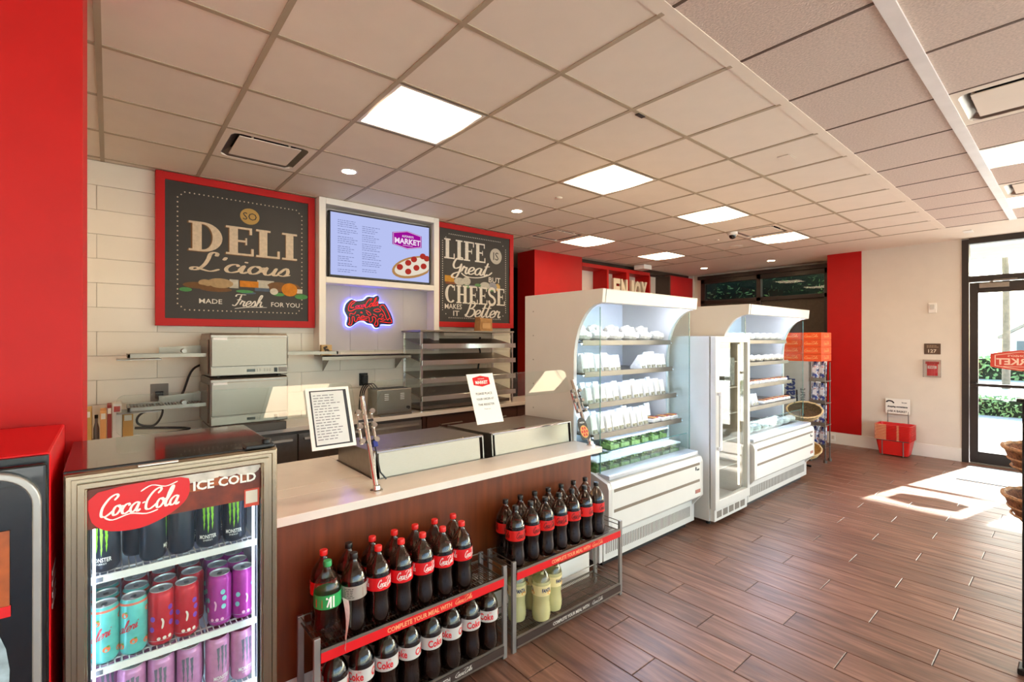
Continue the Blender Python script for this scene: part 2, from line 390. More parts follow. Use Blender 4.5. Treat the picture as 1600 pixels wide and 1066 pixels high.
# ---- floor: grout bed, planks laid in thirds, plain field where nothing of it is seen
floor = struct('floor', MB().box(-3.2, -4.6, -.06, 9.9, 7.2, -.004), M_FGROUT, 'dark brown wood-look plank floor')
fl = MB()
for r in ((-3.2, -4.6, 9.0, -.62), (-3.2, -.62, .55, 7.2), (.55, 2.78, 9.9, 7.2), (8.98, -4.6, 9.9, 2.78)):
    fl.box(r[0], r[1], -.004, r[2], r[3], -.0005)
fl.build('floor_field', M_FLOOR, floor)
PW, PL, G = .2064, .947, .0022
def plank_mesh(w_, l_):
    c = .0025; V = []; hx, hy = w_/2-G, l_/2-G
    for z, e in ((-.012, 0), (-.0018, 0), (0, c)):
        V += [(-hx+e, -hy+e, z), (hx-e, -hy+e, z), (hx-e, hy-e, z), (-hx+e, hy-e, z)]
    F = [(8, 9, 10, 11)]
    for k in (0, 4): F += [(k+i, k+(i+1) % 4, k+4+(i+1) % 4, k+4+i) for i in range(4)]
    return MB().add(V, F).mesh('plank')
PM = plank_mesh(PW, PL); PM.materials.append(M_FLOOR)
for k in range(-12, 29):
    x = 3.023+PW*(k+.5); off = (.187, .5, .815)[k % 3]
    for n in range(-2, 3):
        y0 = off+PL*n
        if y0+PL < -.4 or y0 > 2.78: continue
        if x < 1.3 and y0+PL < .2: continue
        link_mesh('plank', PM, floor, (x, y0+PL/2, 0))
# ---- ceiling
GX, GY, GP = .9349*.61, 3.851*.61, .61
ceiling = struct('ceiling', MB().box(-3.2, -4.6, 3.12, 9.9, 7.2, 3.25), M_CEIL, 'suspended tile ceiling with smooth and fissured panels')
cf = MB()
X0g, X1g, Y0g, Y1g = GX-2*GP, GX+12*GP, GY-5*GP, GY+5*GP
for r in ((-3.2, -4.6, 9.9, Y0g), (-3.2, Y0g, X0g, 7.2), (X0g, Y1g, X1g, 7.2)):
    cf.box(r[0], r[1], CZ, r[2], r[3], 3.12)
cf.build('ceiling_field', M_CEIL, ceiling)
MB().box(X1g+.012, Y0g, CZ-.004, 9.9, 7.2, 3.12).build('drywall_band', M_CEIL, ceiling)
LIGHTS = {(1, 0), (4, 0), (7, 0), (10, 0), (7, 3), (10, 3), (7, -4), (10, -4), (1, -4)}
VENTS = {(0, 2): 'beside the deli chalkboard', (6, 3): 'above the red wall block', (9, 0): 'between the two troffers past the dome camera', (5, -4): 'first in the textured panels past the white rail', (9, -4): 'between the textured panels near the door'}
TM = {}
for nm, m in (('s', M_CEIL), ('f', M_FISS)):
    e = GP/2-.003; me = MB().box(-e, -e, 0, e, e, .015).mesh('ceiling_tile'); me.materials.append(m); TM[nm] = me
for i in range(-2, 12):
    for j in range(-5, 5):
        if (i, j) in LIGHTS or (i, j) in VENTS: continue
        link_mesh('ceiling_tile', TM['f' if j < -2 else 's'], ceiling, (GX+(i+.5)*GP, GY+(j+.5)*GP, CZ))
for j in range(-5, 6):
    y = GY+j*GP; hw, m, z = (.013, M_TBAR, .004)
    if j == -2: hw, m = .034, M_CEIL
    if j == -3: hw, m, z = .03, M_RAIL, .012
    MB().box(X0g, y-hw, CZ-z, X1g, y+hw, CZ+.02).build('ceiling_rail' if j == -3 else 'grid_bar', m, ceiling)
for i in range(-2, 13):
    x = GX+i*GP
    MB().box(x-.013, GY-2*GP+.012, CZ-.0045, x+.013, Y1g, CZ+.02).build('grid_bar', M_TBAR, ceiling)
    MB().box(x-.009, Y0g, CZ-.002, x+.009, GY-2*GP-.034, CZ+.02).build('grid_bar', M_TDARK, ceiling)
# ---- walls
wb = struct('wall_back', MB().box(-1.6, 4.885, 0, 4.07, 5.03, CZ), M_GROUT, 'white tiled back wall behind the deli counter')
TH, TW = .1875, .75
for r in range(17):
    z0 = 3.045-TH*(r+1)
    if z0 < .6: break
    x = -.074-TW*2+(TW/2 if r % 2 == 0 else 0)
    while x < 4.06:
        a, b = max(x, -1.58), min(x+TW, 4.07)
        if b-a > .03: MB().box(a+.0015, 4.872, z0+.0015, b-.0015, 4.886, z0+TH-.0015).build('wall_tile', M_TILEW, wb)
        x += TW
struct('wall_left', MB().box(-3.1, 2.2, 0, -.069, 2.63, 3.06), M_RED, 'red painted wall end behind the drink coolers', bevel=.002)
struct('wall_kitchen', MB().box(-1.72, 2.63, 0, -1.6, 5.03, 3.06), M_WHITE, 'white side wall at the end of the kitchen')
struct('wall_store', MB().box(-3.2, -4.6, 0, -3.1, 2.2, 3.06), M_CREAM, 'cream wall behind the shop entrance side')
fw = MB()  # unseen glazing behind the camera, added so daylight bounces up to the ceiling
for a in (-3.2, -1.7, -.2, 1.3, 2.8, 4.3, 5.8, 7.3, 8.86): fw.box(a, -4.7, 0, a+.07, -4.58, CZ)
for z in (0, .9, 2.45, 2.98): fw.box(-3.2, -4.69, z, 8.93, -4.59, z+.07)
fw = struct('window_added', fw, M_BRONZE, 'unseen bronze framed storefront glazing added to bring in daylight')
for a in (-3.2, -1.7, -.2, 1.3, 2.8, 4.3, 5.8, 7.3):
    for z0, z1 in ((.07, .9), (.97, 2.45), (2.52, 2.98)): MB().box(a+.07, -4.65, z0, a+1.5, -4.64, z1).build('pane', M_GLASS, fw)
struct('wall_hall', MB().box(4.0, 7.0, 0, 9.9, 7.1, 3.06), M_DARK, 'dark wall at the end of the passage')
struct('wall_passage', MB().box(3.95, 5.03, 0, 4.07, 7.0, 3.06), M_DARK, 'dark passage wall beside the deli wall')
struct('wall_red', MB().box(4.965, 5.38, 0, 6.04, 5.78, 3.046), M_RED, 'red painted wall block beyond the deli counter', bevel=.002)
wn = struct('wall_niche', MB().box(6.04, 5.70, 0, 9.6, 5.78, 2.96), M_CREAM, 'cream wall behind the red display niches')
struct('wall_right', MB().box(8.95, 1.075, 0, 9.1, 2.68, CZ), M_CREAM, 'cream wall between the red panel and the glass door')
struct('wall_return', MB().box(9.1, 2.5, 0, 9.9, 2.68, CZ), M_CREAM, 'cream wall return beside the dark windows')
struct('trim_1', MB().box(8.938, 2.22, .185, 8.952, 2.682, 3.046), M_RED, 'tall red panel on the cream wall', bevel=.001)
struct('baseboard_right', MB().box(8.936, 1.075, 0, 8.952, 2.682, .18), M_WHITE, 'white baseboard under the red panel and signs', bevel=.002)
struct('wall_far', MB().box(9.65, 2.68, 0, 9.8, 2.86, CZ).box(9.65, 5.22, 0, 9.8, 5.9, CZ).box(9.65, 2.86, 2.94, 9.8, 5.22, CZ).box(9.65, 2.86, 0, 9.8, 5.22, .25), M_CREAM, 'cream wall around the dark windows')
# window band of the far wall: frame, three transom panes, shaded lower panes
wf = struct('window_1', MB().box(9.60, 2.86, 2.84, 9.70, 5.22, 2.94).box(9.60, 2.86, 2.42, 9.70, 5.22, 2.49).box(9.60, 2.86, .25, 9.70, 5.22, .32)
            .box(9.60, 5.13, .25, 9.70, 5.22, 2.94).box(9.60, 4.0, .25, 9.70, 4.08, 2.94).box(9.60, 2.86, .25, 9.70, 2.93, 2.94), M_BRONZE, 'dark bronze window band behind the open coolers', bevel=.003)
MB().box(9.54, 2.86, 2.93, 9.66, 5.26, 3.0).build('blind_housing', M_BRONZE, wf)
M_SHADE = mat('grey_brown_window_shade', '#4a4238', .7, var=.15, vscale=20)
for a, b in ((2.93, 4.0), (4.08, 5.13)):
    MB().box(9.645, a, 2.49, 9.655, b, 2.84).build('pane', M_TINT, wf)
    MB().box(9.645, a, .32, 9.655, b, 2.42).build('window_shade', M_SHADE, wf)
# entrance door, transom and glazed side panels
df = struct('door_1', MB().box(8.93, 1.005, 0, 9.06, 1.075, CZ-.02).box(8.93, -.03, 0, 9.06, .04, CZ-.02).box(8.93, .04, 2.45, 9.06, 1.005, 2.53).box(8.93, .04, 2.965, 9.06, 1.005, CZ-.005),
            M_BRONZE, 'dark bronze framed glass entrance door', bevel=.003)
MB().box(8.985, .04, 2.53, 8.995, 1.005, 2.965).build('transom_pane', M_GLASS, df)
leaf = MB().box(8.95, .915, .015, 9.0, 1.0, 2.44).box(8.95, .045, .015, 9.0, .13, 2.44).box(8.95, .13, 2.30, 9.0, .915, 2.44).box(8.95, .13, .015, 9.0, .915, .165).build('door_leaf', M_BRONZE, df, bevel=.003)
MB().box(8.97, .13, .165, 8.98, .915, 2.30).build('door_pane', M_GLASS, leaf)
MB().box(8.895, .06, 1.045, 8.935, .985, 1.085).box(8.93, .93, 1.03, 8.955, .985, 1.10).box(8.93, .06, 1.03, 8.955, .115, 1.10).build('push_bar', M_BRONZE, leaf, bevel=.004)
MB().box(8.90, .04, 0, 9.08, 1.005, .012).build('threshold', M_STEEL2, df, bevel=.003)
MB().box(8.90, .62, 2.36, 8.95, .9, 2.42).tube([(8.92, .86, 2.40), (8.90, .75, 2.455), (8.93, .55, 2.46)], .008, 6).build('door_closer', M_STEEL2, leaf)
dec = [(.68, 0), (.68, .17), (.6, .19), (.5, .205), (.4, .22), (.3, .205), (.2, .19), (.12, .17), (.12, 0), (.2, -.02), (.3, -.035), (.4, -.05), (.5, -.035), (.6, -.02)]
DZ = 1.315
MB().prism([(y+.12, DZ+z) for y, z in dec], 'x', 8.9660, 8.9685).build('door_decal', M('#cf4634', .5), leaf)
mp = plane_map((8.9650, .52, 0), (0, 1, 0))
lettering('decal_lettering', [shift(fit(text('MARKET', .085, .03), .45), 0, DZ+.07), shift(fit(text("ALFONSO'S", .028, .01), .24), 0, DZ+.145), shift(rect2(-.16, -.004, .16, .002), 0, DZ+.006)], mp, M('#f0cdb6', .6), leaf)
MB().ring([(y+.12, DZ+z) for y, z in [(.64, .01), (.64, .155), (.4, .20), (.16, .155), (.16, .01), (.4, -.035)]], [(y+.12, DZ+z) for y, z in [(.63, .017), (.63, .149), (.4, .193), (.17, .149), (.17, .017), (.4, -.028)]], 'x', 8.9645, 8.966).build('decal_border', M('#f0cdb6', .6), leaf)
ws = MB()
for a in (-4.6, -3.6, -2.4, -1.2): ws.box(8.93, a, 0, 9.06, a+.07, CZ-.02)
for z in (0, .9, 2.45, 2.95): ws.box(8.94, -4.6, z, 9.05, -.03, z+.07)
sw = struct('window_2', ws, M_BRONZE, 'bronze framed storefront glazing beside the door')
for a, b in ((-4.53, -3.6), (-3.53, -2.4), (-2.33, -1.2), (-1.13, -.03)):
    for z0, z1 in ((.07, .9), (.97, 2.45), (2.52, 2.95)):
        MB().box(8.99, a, z0, 9.0, b, z1).build('pane', M_GLASS, sw)
# ---- ceiling fixtures
def troffer(i, j, label):
    x, y = GX+(i+.5)*GP, GY+(j+.5)*GP
    t = thing('ceiling_light', label, 'ceiling light', (x, y, CZ), 'square recessed ceiling lights')
    o = rrect(x-.302, y-.302, x+.302, y+.302, .004, 1); n = rrect(x-.272, y-.272, x+.272, y+.272, .004, 1)
    MB().ring(o, n, 'z', CZ-.004, CZ+.015).build('light_frame', M_WHITE, t)
    V = []; F = []; N = 10                                   # shallow trough lens, lit from within
    for a in range(N+1):
        u = -1+2*a/N; V += [(x-.273, y+u*.273, CZ+.004-.014*(1-u*u)), (x+.273, y+u*.273, CZ+.004-.014*(1-u*u))]
    F = [(2*a, 2*a+1, 2*a+3, 2*a+2) for a in range(N)]
    MB().add(V, F).build('light_lens', M_PANEL, t, recalc=False)
LL = {(1, 0): 'large lit square ceiling light above the service counter', (4, 0): 'lit square ceiling light above the first open cooler', (7, 0): 'lit square ceiling light above the second open cooler',
      (10, 0): 'small lit square ceiling light past the dome camera', (7, 3): 'small lit square ceiling light before the red wall block', (10, 3): 'small lit square ceiling light before the red niches',
      (7, -4): 'lit square ceiling light among the textured panels', (10, -4): 'small lit square ceiling light in the textured panels by the door', (1, -4): 'lit square ceiling light over the shop aisle', (-3, 2): 'added unseen square ceiling light brightening the kitchen end'}  # the kitchen end light is unseen, added to brighten the back wall
for (i, j), l in LL.items(): troffer(i, j, l)
for (i, j), where in VENTS.items():
    x, y = GX+(i+.5)*GP, GY+(j+.5)*GP
    t = thing('ceiling_vent', 'white square ceiling air diffuser ' + where, 'vent', (x, y, CZ), 'square ceiling diffusers')
    MB().ring(rrect(x-.302, y-.302, x+.302, y+.302, .004, 2), rrect(x-.25, y-.25, x+.25, y+.25, .05, 2), 'z', CZ-.003, CZ+.012).build('vent_frame', M_CEIL, t)
    V = []
    for e, z in ((.25, CZ), (.19, CZ+.055)):
        V += [(x-e, y-e, z), (x+e, y-e, z), (x+e, y+e, z), (x-e, y+e, z)]
    MB().add(V, [(a, (a+1) % 4, 4+(a+1) % 4, 4+a) for a in range(4)]).build('vent_throat', M_STEEL2, t)
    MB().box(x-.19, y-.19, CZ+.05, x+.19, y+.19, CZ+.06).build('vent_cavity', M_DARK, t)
    MB().box(x-.2, y-.2, CZ-.001, x+.2, y+.2, CZ+.006).build('vent_plate', M_CEIL, t, bevel=.003)
    for a in (-.12, .12):
        for b in (-.197, .197): MB().box(x+a-.006, y+b-.007, CZ+.006, x+a+.006, y+b+.007, CZ+.05).build('vent_bracket', M_CEIL, t)
M_DOWN = emitm('downlight_glow', '#ffdfae', 70)
for x, y, r, l in ((1.505, 3.875, .07, 'round recessed downlight before the deli chalkboard'), (3.35, 3.91, .07, 'round recessed downlight before the cheese chalkboard'),
                (8.82, 3.5, .075, 'round downlight in the plain band before the dark windows'), (8.77, 4.70, .075, 'round downlight in the plain band near the niche corner')):
    z = CZ if x < 7.9 else CZ-.004
    t = thing('downlight', l, 'downlight', (x, y, z), 'round recessed downlights')
    MB().lathe([(r*.72, .004), (r*.8, -.004), (r, -.002), (r, .003)], 24, (x, y, z), False, False).build('downlight_trim', M_WHITEPL, t, smooth=True)
    MB().lathe([(r*.74, -.001), (r*.72, .001)], 24, (x, y, z)).build('downlight_lamp', M_DOWN, t)
t = thing('dome_camera', 'small dark dome security camera under the ceiling', 'camera', (6.13, 2.90, CZ))
MB().lathe([(.06, 0), (.06, -.03), (.05, -.04)], 20, (6.13, 2.9, CZ)).build('camera_base', M_WHITEPL, t, smooth=True)
MB().lathe([(.045, -.04), (.042, -.062), (.028, -.08), (.0, -.088)], 20, (6.13, 2.9, CZ), True, False).build('camera_dome', M_BLACKG, t, smooth=True)
for x, y, r, l in ((3.344, 3.28, .035, 'small flat sprinkler cover before the cheese chalkboard'), (7.09, 3.3, .09, 'flat round ceiling speaker beyond the dome camera'), (6.43, 3.26, .03, 'small flat sprinkler cover beside the dome camera')):
    tag(MB().lathe([(r, 0), (r, -.006), (r*.85, -.01)], 20, (x, y, CZ)).build('ceiling_cover', M_CEIL, smooth=True), l, 'ceiling cover')
tag(MB().box(3.87, 1.40, CZ-.004, 3.99, 1.41, CZ).box(3.86, 1.41, CZ-.006, 4.0, 1.49, CZ-.001).build('smoke_sensor', M_CEIL, bevel=.002), 'small flat slotted sensor plate in a smooth ceiling tile', 'sensor')
tag(MB().box(2.46, 1.735, CZ-.008, 2.53, 1.765, CZ-.003).build('grid_clip', M_BLACK, bevel=.002), 'small black clip on the ceiling grid bar', 'clip')
tag(MB().box(8.25, .9, CZ-.012, 8.42, .99, CZ-.004).build('door_sensor', M_WHITE, bevel=.003), 'thin white sensor strip on the ceiling before the door', 'sensor')
tag(MB().box(7.42, 5.12, CZ-.09, 7.66, 5.34, CZ-.01).box(7.5, 5.18, CZ-.012, 7.58, 5.28, CZ).build('emergency_light', M_WHITEPL, bevel=.012), 'white emergency light box hung before the red niches', 'emergency light')
# ---- outside
tag(MB().box(9.12, -40, -.2, 90, 60, -.05).box(-40, -40, -.2, 9.12, -4.72, -.05).build('pavement', mat('pale_concrete', '#c9c6bf', .8, var=.06, vscale=.8)), 'pale sunlit concrete drive outside the door', 'pavement', kind='structure')
struct('roof_overhang', MB().box(9.12, -8, 3.06, 11.6, 2.6, 3.3), mat('grey_soffit', '#8d8f92', .8), 'grey roof overhang outside the door')
def leaf_bank(name, label, cat, boxes, n, m, size, seed, core=True):
    r = random.Random(seed); t = thing(name, label, cat, (boxes[0][0], boxes[0][1], -.05)); mb = MB(); cr = MB()
    for x0, y0, z0, x1, y1, z1 in boxes:
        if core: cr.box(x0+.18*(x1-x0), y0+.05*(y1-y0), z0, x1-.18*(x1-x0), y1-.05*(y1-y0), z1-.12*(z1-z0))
        for k in range(n):
            c = Vector((r.uniform(x0, x1), r.uniform(y0, y1), r.uniform(z0, z1)))
            u = Vector((r.gauss(0, 1), r.gauss(0, 1), r.gauss(0, 1))).normalized(); v = u.orthogonal().normalized(); s_ = size*r.uniform(.6, 1.3)
            mb.add([c-u*s_, c+v*s_*.45, c+u*s_, c-v*s_*.45], [(0, 1, 2, 3)])
    o = mb.build('foliage', m, t, recalc=False); o['kind'] = 'stuff'
    if core: cr.build('shade_core', mat('leaf_shade_core', '#1c2a14', .9, var=.3), t)  # dark solid core added to block sun, coloured like shade inside the foliage
    return t
M_LEAF = mat('leaf_green', '#8fb070', .6, var=.35, vscale=3); M_LEAFD = mat('leaf_dark_green', '#6d8a4c', .6, var=.5, vscale=2)
leaf_bank('hedge', 'low clipped hedge across the sunlit drive', 'hedge', [(15.2, -3, -.05, 15.9, 4, .36)], 5000, M_LEAF, .05, 3)
leaf_bank('shrub_row', 'row of taller pale shrubs beyond the drive', 'shrubs', [(29, -8, -.05, 31, 9, .95)], 6000, M_LEAF, .13, 4)
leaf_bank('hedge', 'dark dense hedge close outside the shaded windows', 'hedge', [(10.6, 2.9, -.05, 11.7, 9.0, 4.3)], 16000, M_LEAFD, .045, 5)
for x, y, r, hh, l in ((24, 1.75, .11, 9, 'tall pale tree trunk before the white house'), (33, -.6, .2, 9, 'second tall tree trunk beyond the drive'), (20, 6.4, .2, 8, 'leafy tree beyond the drive near the wall end')):
    t = thing('tree', l, 'tree', (x, y, -.05))
    MB().tube([(x, y, -.05), (x+.05, y, hh*.4), (x-.05, y+.1, hh*.75), (x, y, hh)], r, 10, r2=r*.5).build('trunk', mat('bark', '#83735f', .9, var=.25, vscale=8), t, smooth=True)
    mb = MB(); rr = random.Random(int(x*10))
    for k in range(2600):
        a = Vector((rr.gauss(0, 1), rr.gauss(0, 1), rr.gauss(0, .6))).normalized()*rr.uniform(.5, 1)**.5*2.6; c = Vector((x, y, hh*.83))+a
        u = Vector((rr.gauss(0, 1), rr.gauss(0, 1), rr.gauss(0, 1))).normalized(); v = u.orthogonal().normalized()
        mb.add([c-u*.2, c+v*.1, c+u*.2, c-v*.1], [(0, 1, 2, 3)])
    o = mb.build('foliage', M_LEAF, t, recalc=False); o['kind'] = 'stuff'
hs = thing('house', 'white gabled house far beyond the door', 'house', (38, 1.6, -.05))
MB().prism([(.2, -.05), (2.7, -.05), (2.7, 1.9), (1.45, 2.75), (.2, 1.9)], 'x', 37, 43).build('house_wall', M('#cfccc8', .8), hs)
MB().prism([(-.1, 1.72), (1.45, 2.75), (3.0, 1.72), (3.0, 1.86), (1.45, 2.92), (-.1, 1.86)], 'x', 36.6, 43.4).build('house_roof', M('#8d857d', .8), hs)
for y in (.6, 1.8): MB().box(36.96, y, .8, 37.02, y+.5, 1.6).build('house_window', M('#59616a', .3), hs)

# ================================================================== WALL BOARDS
def board_frame(t, x0, x1, z0, z1, fw, y=4.80):
    MB().ring([(x0, z0), (x1, z0), (x1, z1), (x0, z1)], [(x0+fw, z0+fw), (x1-fw, z0+fw), (x1-fw, z1-fw), (x0+fw, z1-fw)], 'y', y, 4.872).build('board_frame', M_RED, t, bevel=.003)
    MB().box(x0+fw-.005, y+.014, z0+fw-.005, x1-fw+.005, y+.03, z1-fw+.005).build('chalk_surface', M_CHALK, t)
def dots(x0, x1, z0, z1, n, m_, cut=.05):
    gs = []
    P = []
    for i in range(n+1):
        f = i/n; P += [(x0+cut+(x1-x0-2*cut)*f, z0), (x0+cut+(x1-x0-2*cut)*f, z1)]
    for i in range(m_+1):
        f = i/m_; P += [(x0, z0+cut+(z1-z0-2*cut)*f), (x1, z0+cut+(z1-z0-2*cut)*f)]
    for a, b in ((x0+cut/2, z0+cut/2), (x1-cut/2, z0+cut/2), (x0+cut/2, z1-cut/2), (x1-cut/2, z1-cut/2)): P.append((a, b))
    return join2([disc2(a, b, .006, .006, 6) for a, b in P])
def blobs(name, lst, mp, t, dy=0):
    for k, (c, items) in enumerate(lst):
        for it in items: lettering(name, [it], mp, M(c, .8, var=.15, vscale=30), t)
t = thing('chalkboard', 'square red framed chalkboard with deli lettering', 'chalkboard', (.91, 4.84, 1.785))
board_frame(t, .285, 1.53, 1.785, 3.042, .062)
yb = 4.8125
pm = plane_map((.907, yb, 2.41)); pm2 = plane_map((.907, yb-.001, 2.41)); pm3 = plane_map((.907, yb-.002, 2.41))
lettering('dot_border', [dots(-.475, .505, -.49, .49, 26, 22)], pm, M_CHW, t)['kind'] = 'stuff'
lettering('badge', [disc2(.06, .365, .078, .072, 24)], pm, M('#b3904f', .8), t)
lettering('badge_lettering', [shift(text('SO', .065, .0), .06, .365)], pm2, M_CHALK, t)
lettering('lettering', [shift(fit(slab('DELI', .25), .86), .045, .135)], pm, M_CHW, t)
lettering('lettering_outline', [shift(fit(slab('DELI', .252), .865), .037, .130)], plane_map((.907, yb+.0008, 2.41)), M('#6e4a24', .8), t)
lettering('script_lettering', [shift(fit(script("L'cious", .16, .10, .2), .80), .035, -.085)], pm, M_CHW, t)
lettering('small_lettering', [shift(fit(text('MADE', .04, .01), .17), -.24, -.41), shift(fit(text('FOR YOU', .042, .01), .25), .36, -.415), shift(fit(script('Fresh', .105, .1, .25), .25), .05, -.40), ribbon([(-.06, -.465), (.05, -.45), (.2, -.445)], .010)], pm, M_CHW2, t)
blobs('food_drawing', [('#6b4a2a', [disc2(-.33, -.245, .11, .028), disc2(-.2, -.27, .12, .022), disc2(.3, -.215, .10, .045), disc2(.42, -.235, .08, .06)]),
      ('#a58b66', [disc2(-.17, -.215, .10, .042), disc2(-.28, -.22, .05, .03)]), ('#b9b5a8', [rect2(-.1, -.25, -.03, -.175), disc2(.17, -.22, .05, .035), rect2(.12, -.2, .26, -.165)])], plane_map((.907, yb, 2.375)), t)
blobs('cheese_drawing', [('#c47a1c', [disc2(.395, -.235, .07, .062), rect2(-.02, -.235, .13, -.18)]), ('#4a8a4e', [disc2(-.42, -.285, .045, .018), disc2(.5, -.295, .06, .024), disc2(.02, -.275, .07, .014), disc2(.3, -.285, .05, .016)]), ('#4a5a6c', [rect2(.1, -.265, .22, -.235), disc2(.05, -.285, .06, .012)]), ('#c9c2b2', [rect2(.46, -.265, .51, -.225), disc2(.26, -.26, .035, .03)])], plane_map((.907, yb-.001, 2.375)), t)

t = thing('chalkboard', 'red framed chalkboard with cheese lettering above the warming rack', 'chalkboard', (3.46, 4.84, 1.822))
board_frame(t, 2.87, 4.055, 1.82, 3.04, .062)
cx, cz = 3.44, 2.43
pm = plane_map((cx, yb, cz)); pm2 = plane_map((cx, yb-.001, cz))
lettering('dot_border', [dots(-.46, .49, -.5, .49, 28, 30, .09)], pm, M_CHW2, t)['kind'] = 'stuff'
lettering('lettering', [shift(fit(slab('LIFE', .235), .60), -.13, .315), shift(fit(slab('CHEESE', .215), .90), .03, -.215)], pm, M_CHW2, t)
lettering('badge', [disc2(.33, .30, .095, .10, 24)], pm, M('#b8b0a2', .8), t)
lettering('badge_lettering', [shift(text('IS', .10, .0), .33, .30)], pm2, M_CHALK, t)
lettering('script_lettering', [shift(fit(script('Great', .19, .1, .2), .58), -.06, .115), ribbon([(-.2, .045), (-.12, .005), (.05, .005), (.2, .045), (.27, .09)], .02), shift(fit(script('Better', .19, .1, .22), .56), .14, -.405)], pm, M_CHW2, t)
lettering('small_lettering', [shift(fit(text('BUT', .065, .01), .19), .31, -.005), shift(fit(text('MAKES', .06, .01), .24), -.31, -.365), shift(fit(text('IT', .06, .01), .085), -.27, -.445)], pm, M_CHW2, t)
blobs('food_drawing', [('#b8842c', [rect2(-.43, -.075, -.3, -.0)]), ('#7a4522', [rect2(-.42, -.10, -.28, -.075)]), ('#b5b0a4', [disc2(-.22, -.06, .08, .045), disc2(.16, -.085, .08, .045), disc2(-.12, -.05, .06, .05)]),
      ('#8b8a90', [disc2(.28, -.085, .07, .05), rect2(-.1, -.12, .02, -.095)]), ('#55824e', [disc2(-.12, -.115, .05, .02), disc2(.05, -.085, .05, .018), disc2(.25, -.135, .06, .015)]), ('#c6a05e', [disc2(.36, -.095, .04, .05)])], pm, t)
# ---- menu niche
t = thing('niche_frame', 'white painted frame around the menu screen and neon sign', 'frame', (2.2, 4.8, 1.55))
MB().box(1.537, 4.70, 1.545, 1.602, 4.872, 3.044).build('frame_stile', M_WHITE, t, bevel=.003)
MB().box(2.80, 4.70, 1.545, 2.866, 4.872, 3.044).build('frame_stile', M_WHITE, t, bevel=.003)
MB().box(1.602, 4.70, 2.985, 2.80, 4.872, 3.044).build('frame_head', M_WHITE, t, bevel=.003)
MB().box(1.602, 4.70, 2.222, 2.80, 4.872, 2.28).build('frame_ledge', M_WHITE, t, bevel=.003)
M_BPAN = mat('grey_backing_panel', '#b9b4b4', .5, var=.03)
for k in range(4): MB().box(1.602+.2995*k+.001, 4.86, 1.56, 1.602+.2995*(k+1)-.001, 4.871, 2.98).build('backing_board', M_BPAN, t)
# menu screen
t = thing('menu_screen', 'wall mounted TV screen showing a menu and a pizza', 'screen', (2.2, 4.75, 2.29))
MB().box(1.647, 4.75, 2.29, 2.777, 4.80, 2.945).build('screen_body', M_BLACK, t, bevel=.004)
MB().box(2.0, 4.80, 2.45, 2.4, 4.86, 2.75).build('wall_mount', M_BLACK, t)
SC = .42
M_SCR = emitm('screen_white', '#bcc6f7', SC*1.05)
MB().box(1.662, 4.7485, 2.312, 2.762, 4.7505, 2.93).build('display', M_SCR, t)
pm = plane_map((2.212, 4.747, 2.62)); pm2 = plane_map((2.212, 4.746, 2.62)); pm3 = plane_map((2.212, 4.745, 2.62))
rr = random.Random(5); rows1, rows2 = [], []
for k, (n, y) in enumerate(((4, .24), (3, .15), (4, .075), (4, -.02), (3, -.12), (2, -.19), (2, -.25))):
    for q in range(n): rows1.append((y-q*.02, rr.uniform(.6, 1)))
for k, (n, y) in enumerate(((4, .21), (4, .12), (4, .03), (4, -.06), (3, -.15), (2, -.23))):
    for q in range(n): rows2.append((y-q*.02, rr.uniform(.6, 1)))
lettering('menu_print', [dashes(rows1, -.48, -.27, .006, rr, .007, .01, .035), dashes(rows2, -.23, -.02, .006, rr, .007, .01, .035)], pm, emitm('screen_grey_text', '#8a93c4', SC*.8), t)['kind'] = 'stuff'
LOGO = [(-.2, -.07), (-.2, .075), (0, .115), (.2, .075), (.2, -.07), (0, -.11)]
def logo(gs, mp, parent, c1, c2, cx, cy, k, em=0, name='logo'):
    mk = (lambda c: emitm('screen_' + c.strip('#'), c, em)) if em else (lambda c: M(c, .5))
    O = MB(); O.flat(([(cx+x*k, cy+y*k) for x, y in LOGO], [tuple(range(6))]), mp); o = O.build(name, mk(c1), parent, recalc=False)
    return mk(c2)
m2 = logo(None, pm, t, '#a3129c', '#ffe9ff', .28, .135, .88, SC)
lettering('logo_lettering', [shift(fit(text('MARKET', .06, .035), .31), .285, .12), shift(fit(text("ALFONSO'S", .024, .02), .14), .285, .175), shift(rect2(-.06, -.002, .06, .002), .285, .075)], pm2, m2, t)
lettering('logo_border', [join2([ribbon([(.28+x*.82, .135+y*.82), (.28+x2*.82, .135+y2*.82)], .004, 1, False, False)]) for (x, y), (x2, y2) in zip(LOGO, LOGO[1:]+LOGO[:1])], pm2, m2, t)
def clip_x(g, xm): return ([(min(x, xm), y) for x, y in g[0]], g[1])
def pz(cx, cy, rx, ry, a=.28, n=26): return clip_x(([(cx+rx*cos(2*pi*i/n)*cos(a)-ry*sin(2*pi*i/n)*sin(a), cy+rx*cos(2*pi*i/n)*sin(a)+ry*sin(2*pi*i/n)*cos(a)) for i in range(n)], [tuple(range(n))]), .548)
lettering('pizza_crust', [pz(.36, -.15, .27, .115)], pm, emitm('screen_crust', '#b98b58', SC), t)
lettering('pizza_cheese', [pz(.365, -.145, .245, .092)], pm2, emitm('screen_cheese', '#efe3cf', SC), t)
lettering('pizza_pepperoni', [pz(a, b, .038, .032) for a, b in ((.19, -.165), (.29, -.205), (.29, -.11), (.39, -.155), (.36, -.065), (.48, -.13), (.47, -.02), (.52, -.04))], pm3, emitm('screen_pepperoni', '#b3362c', SC), t)
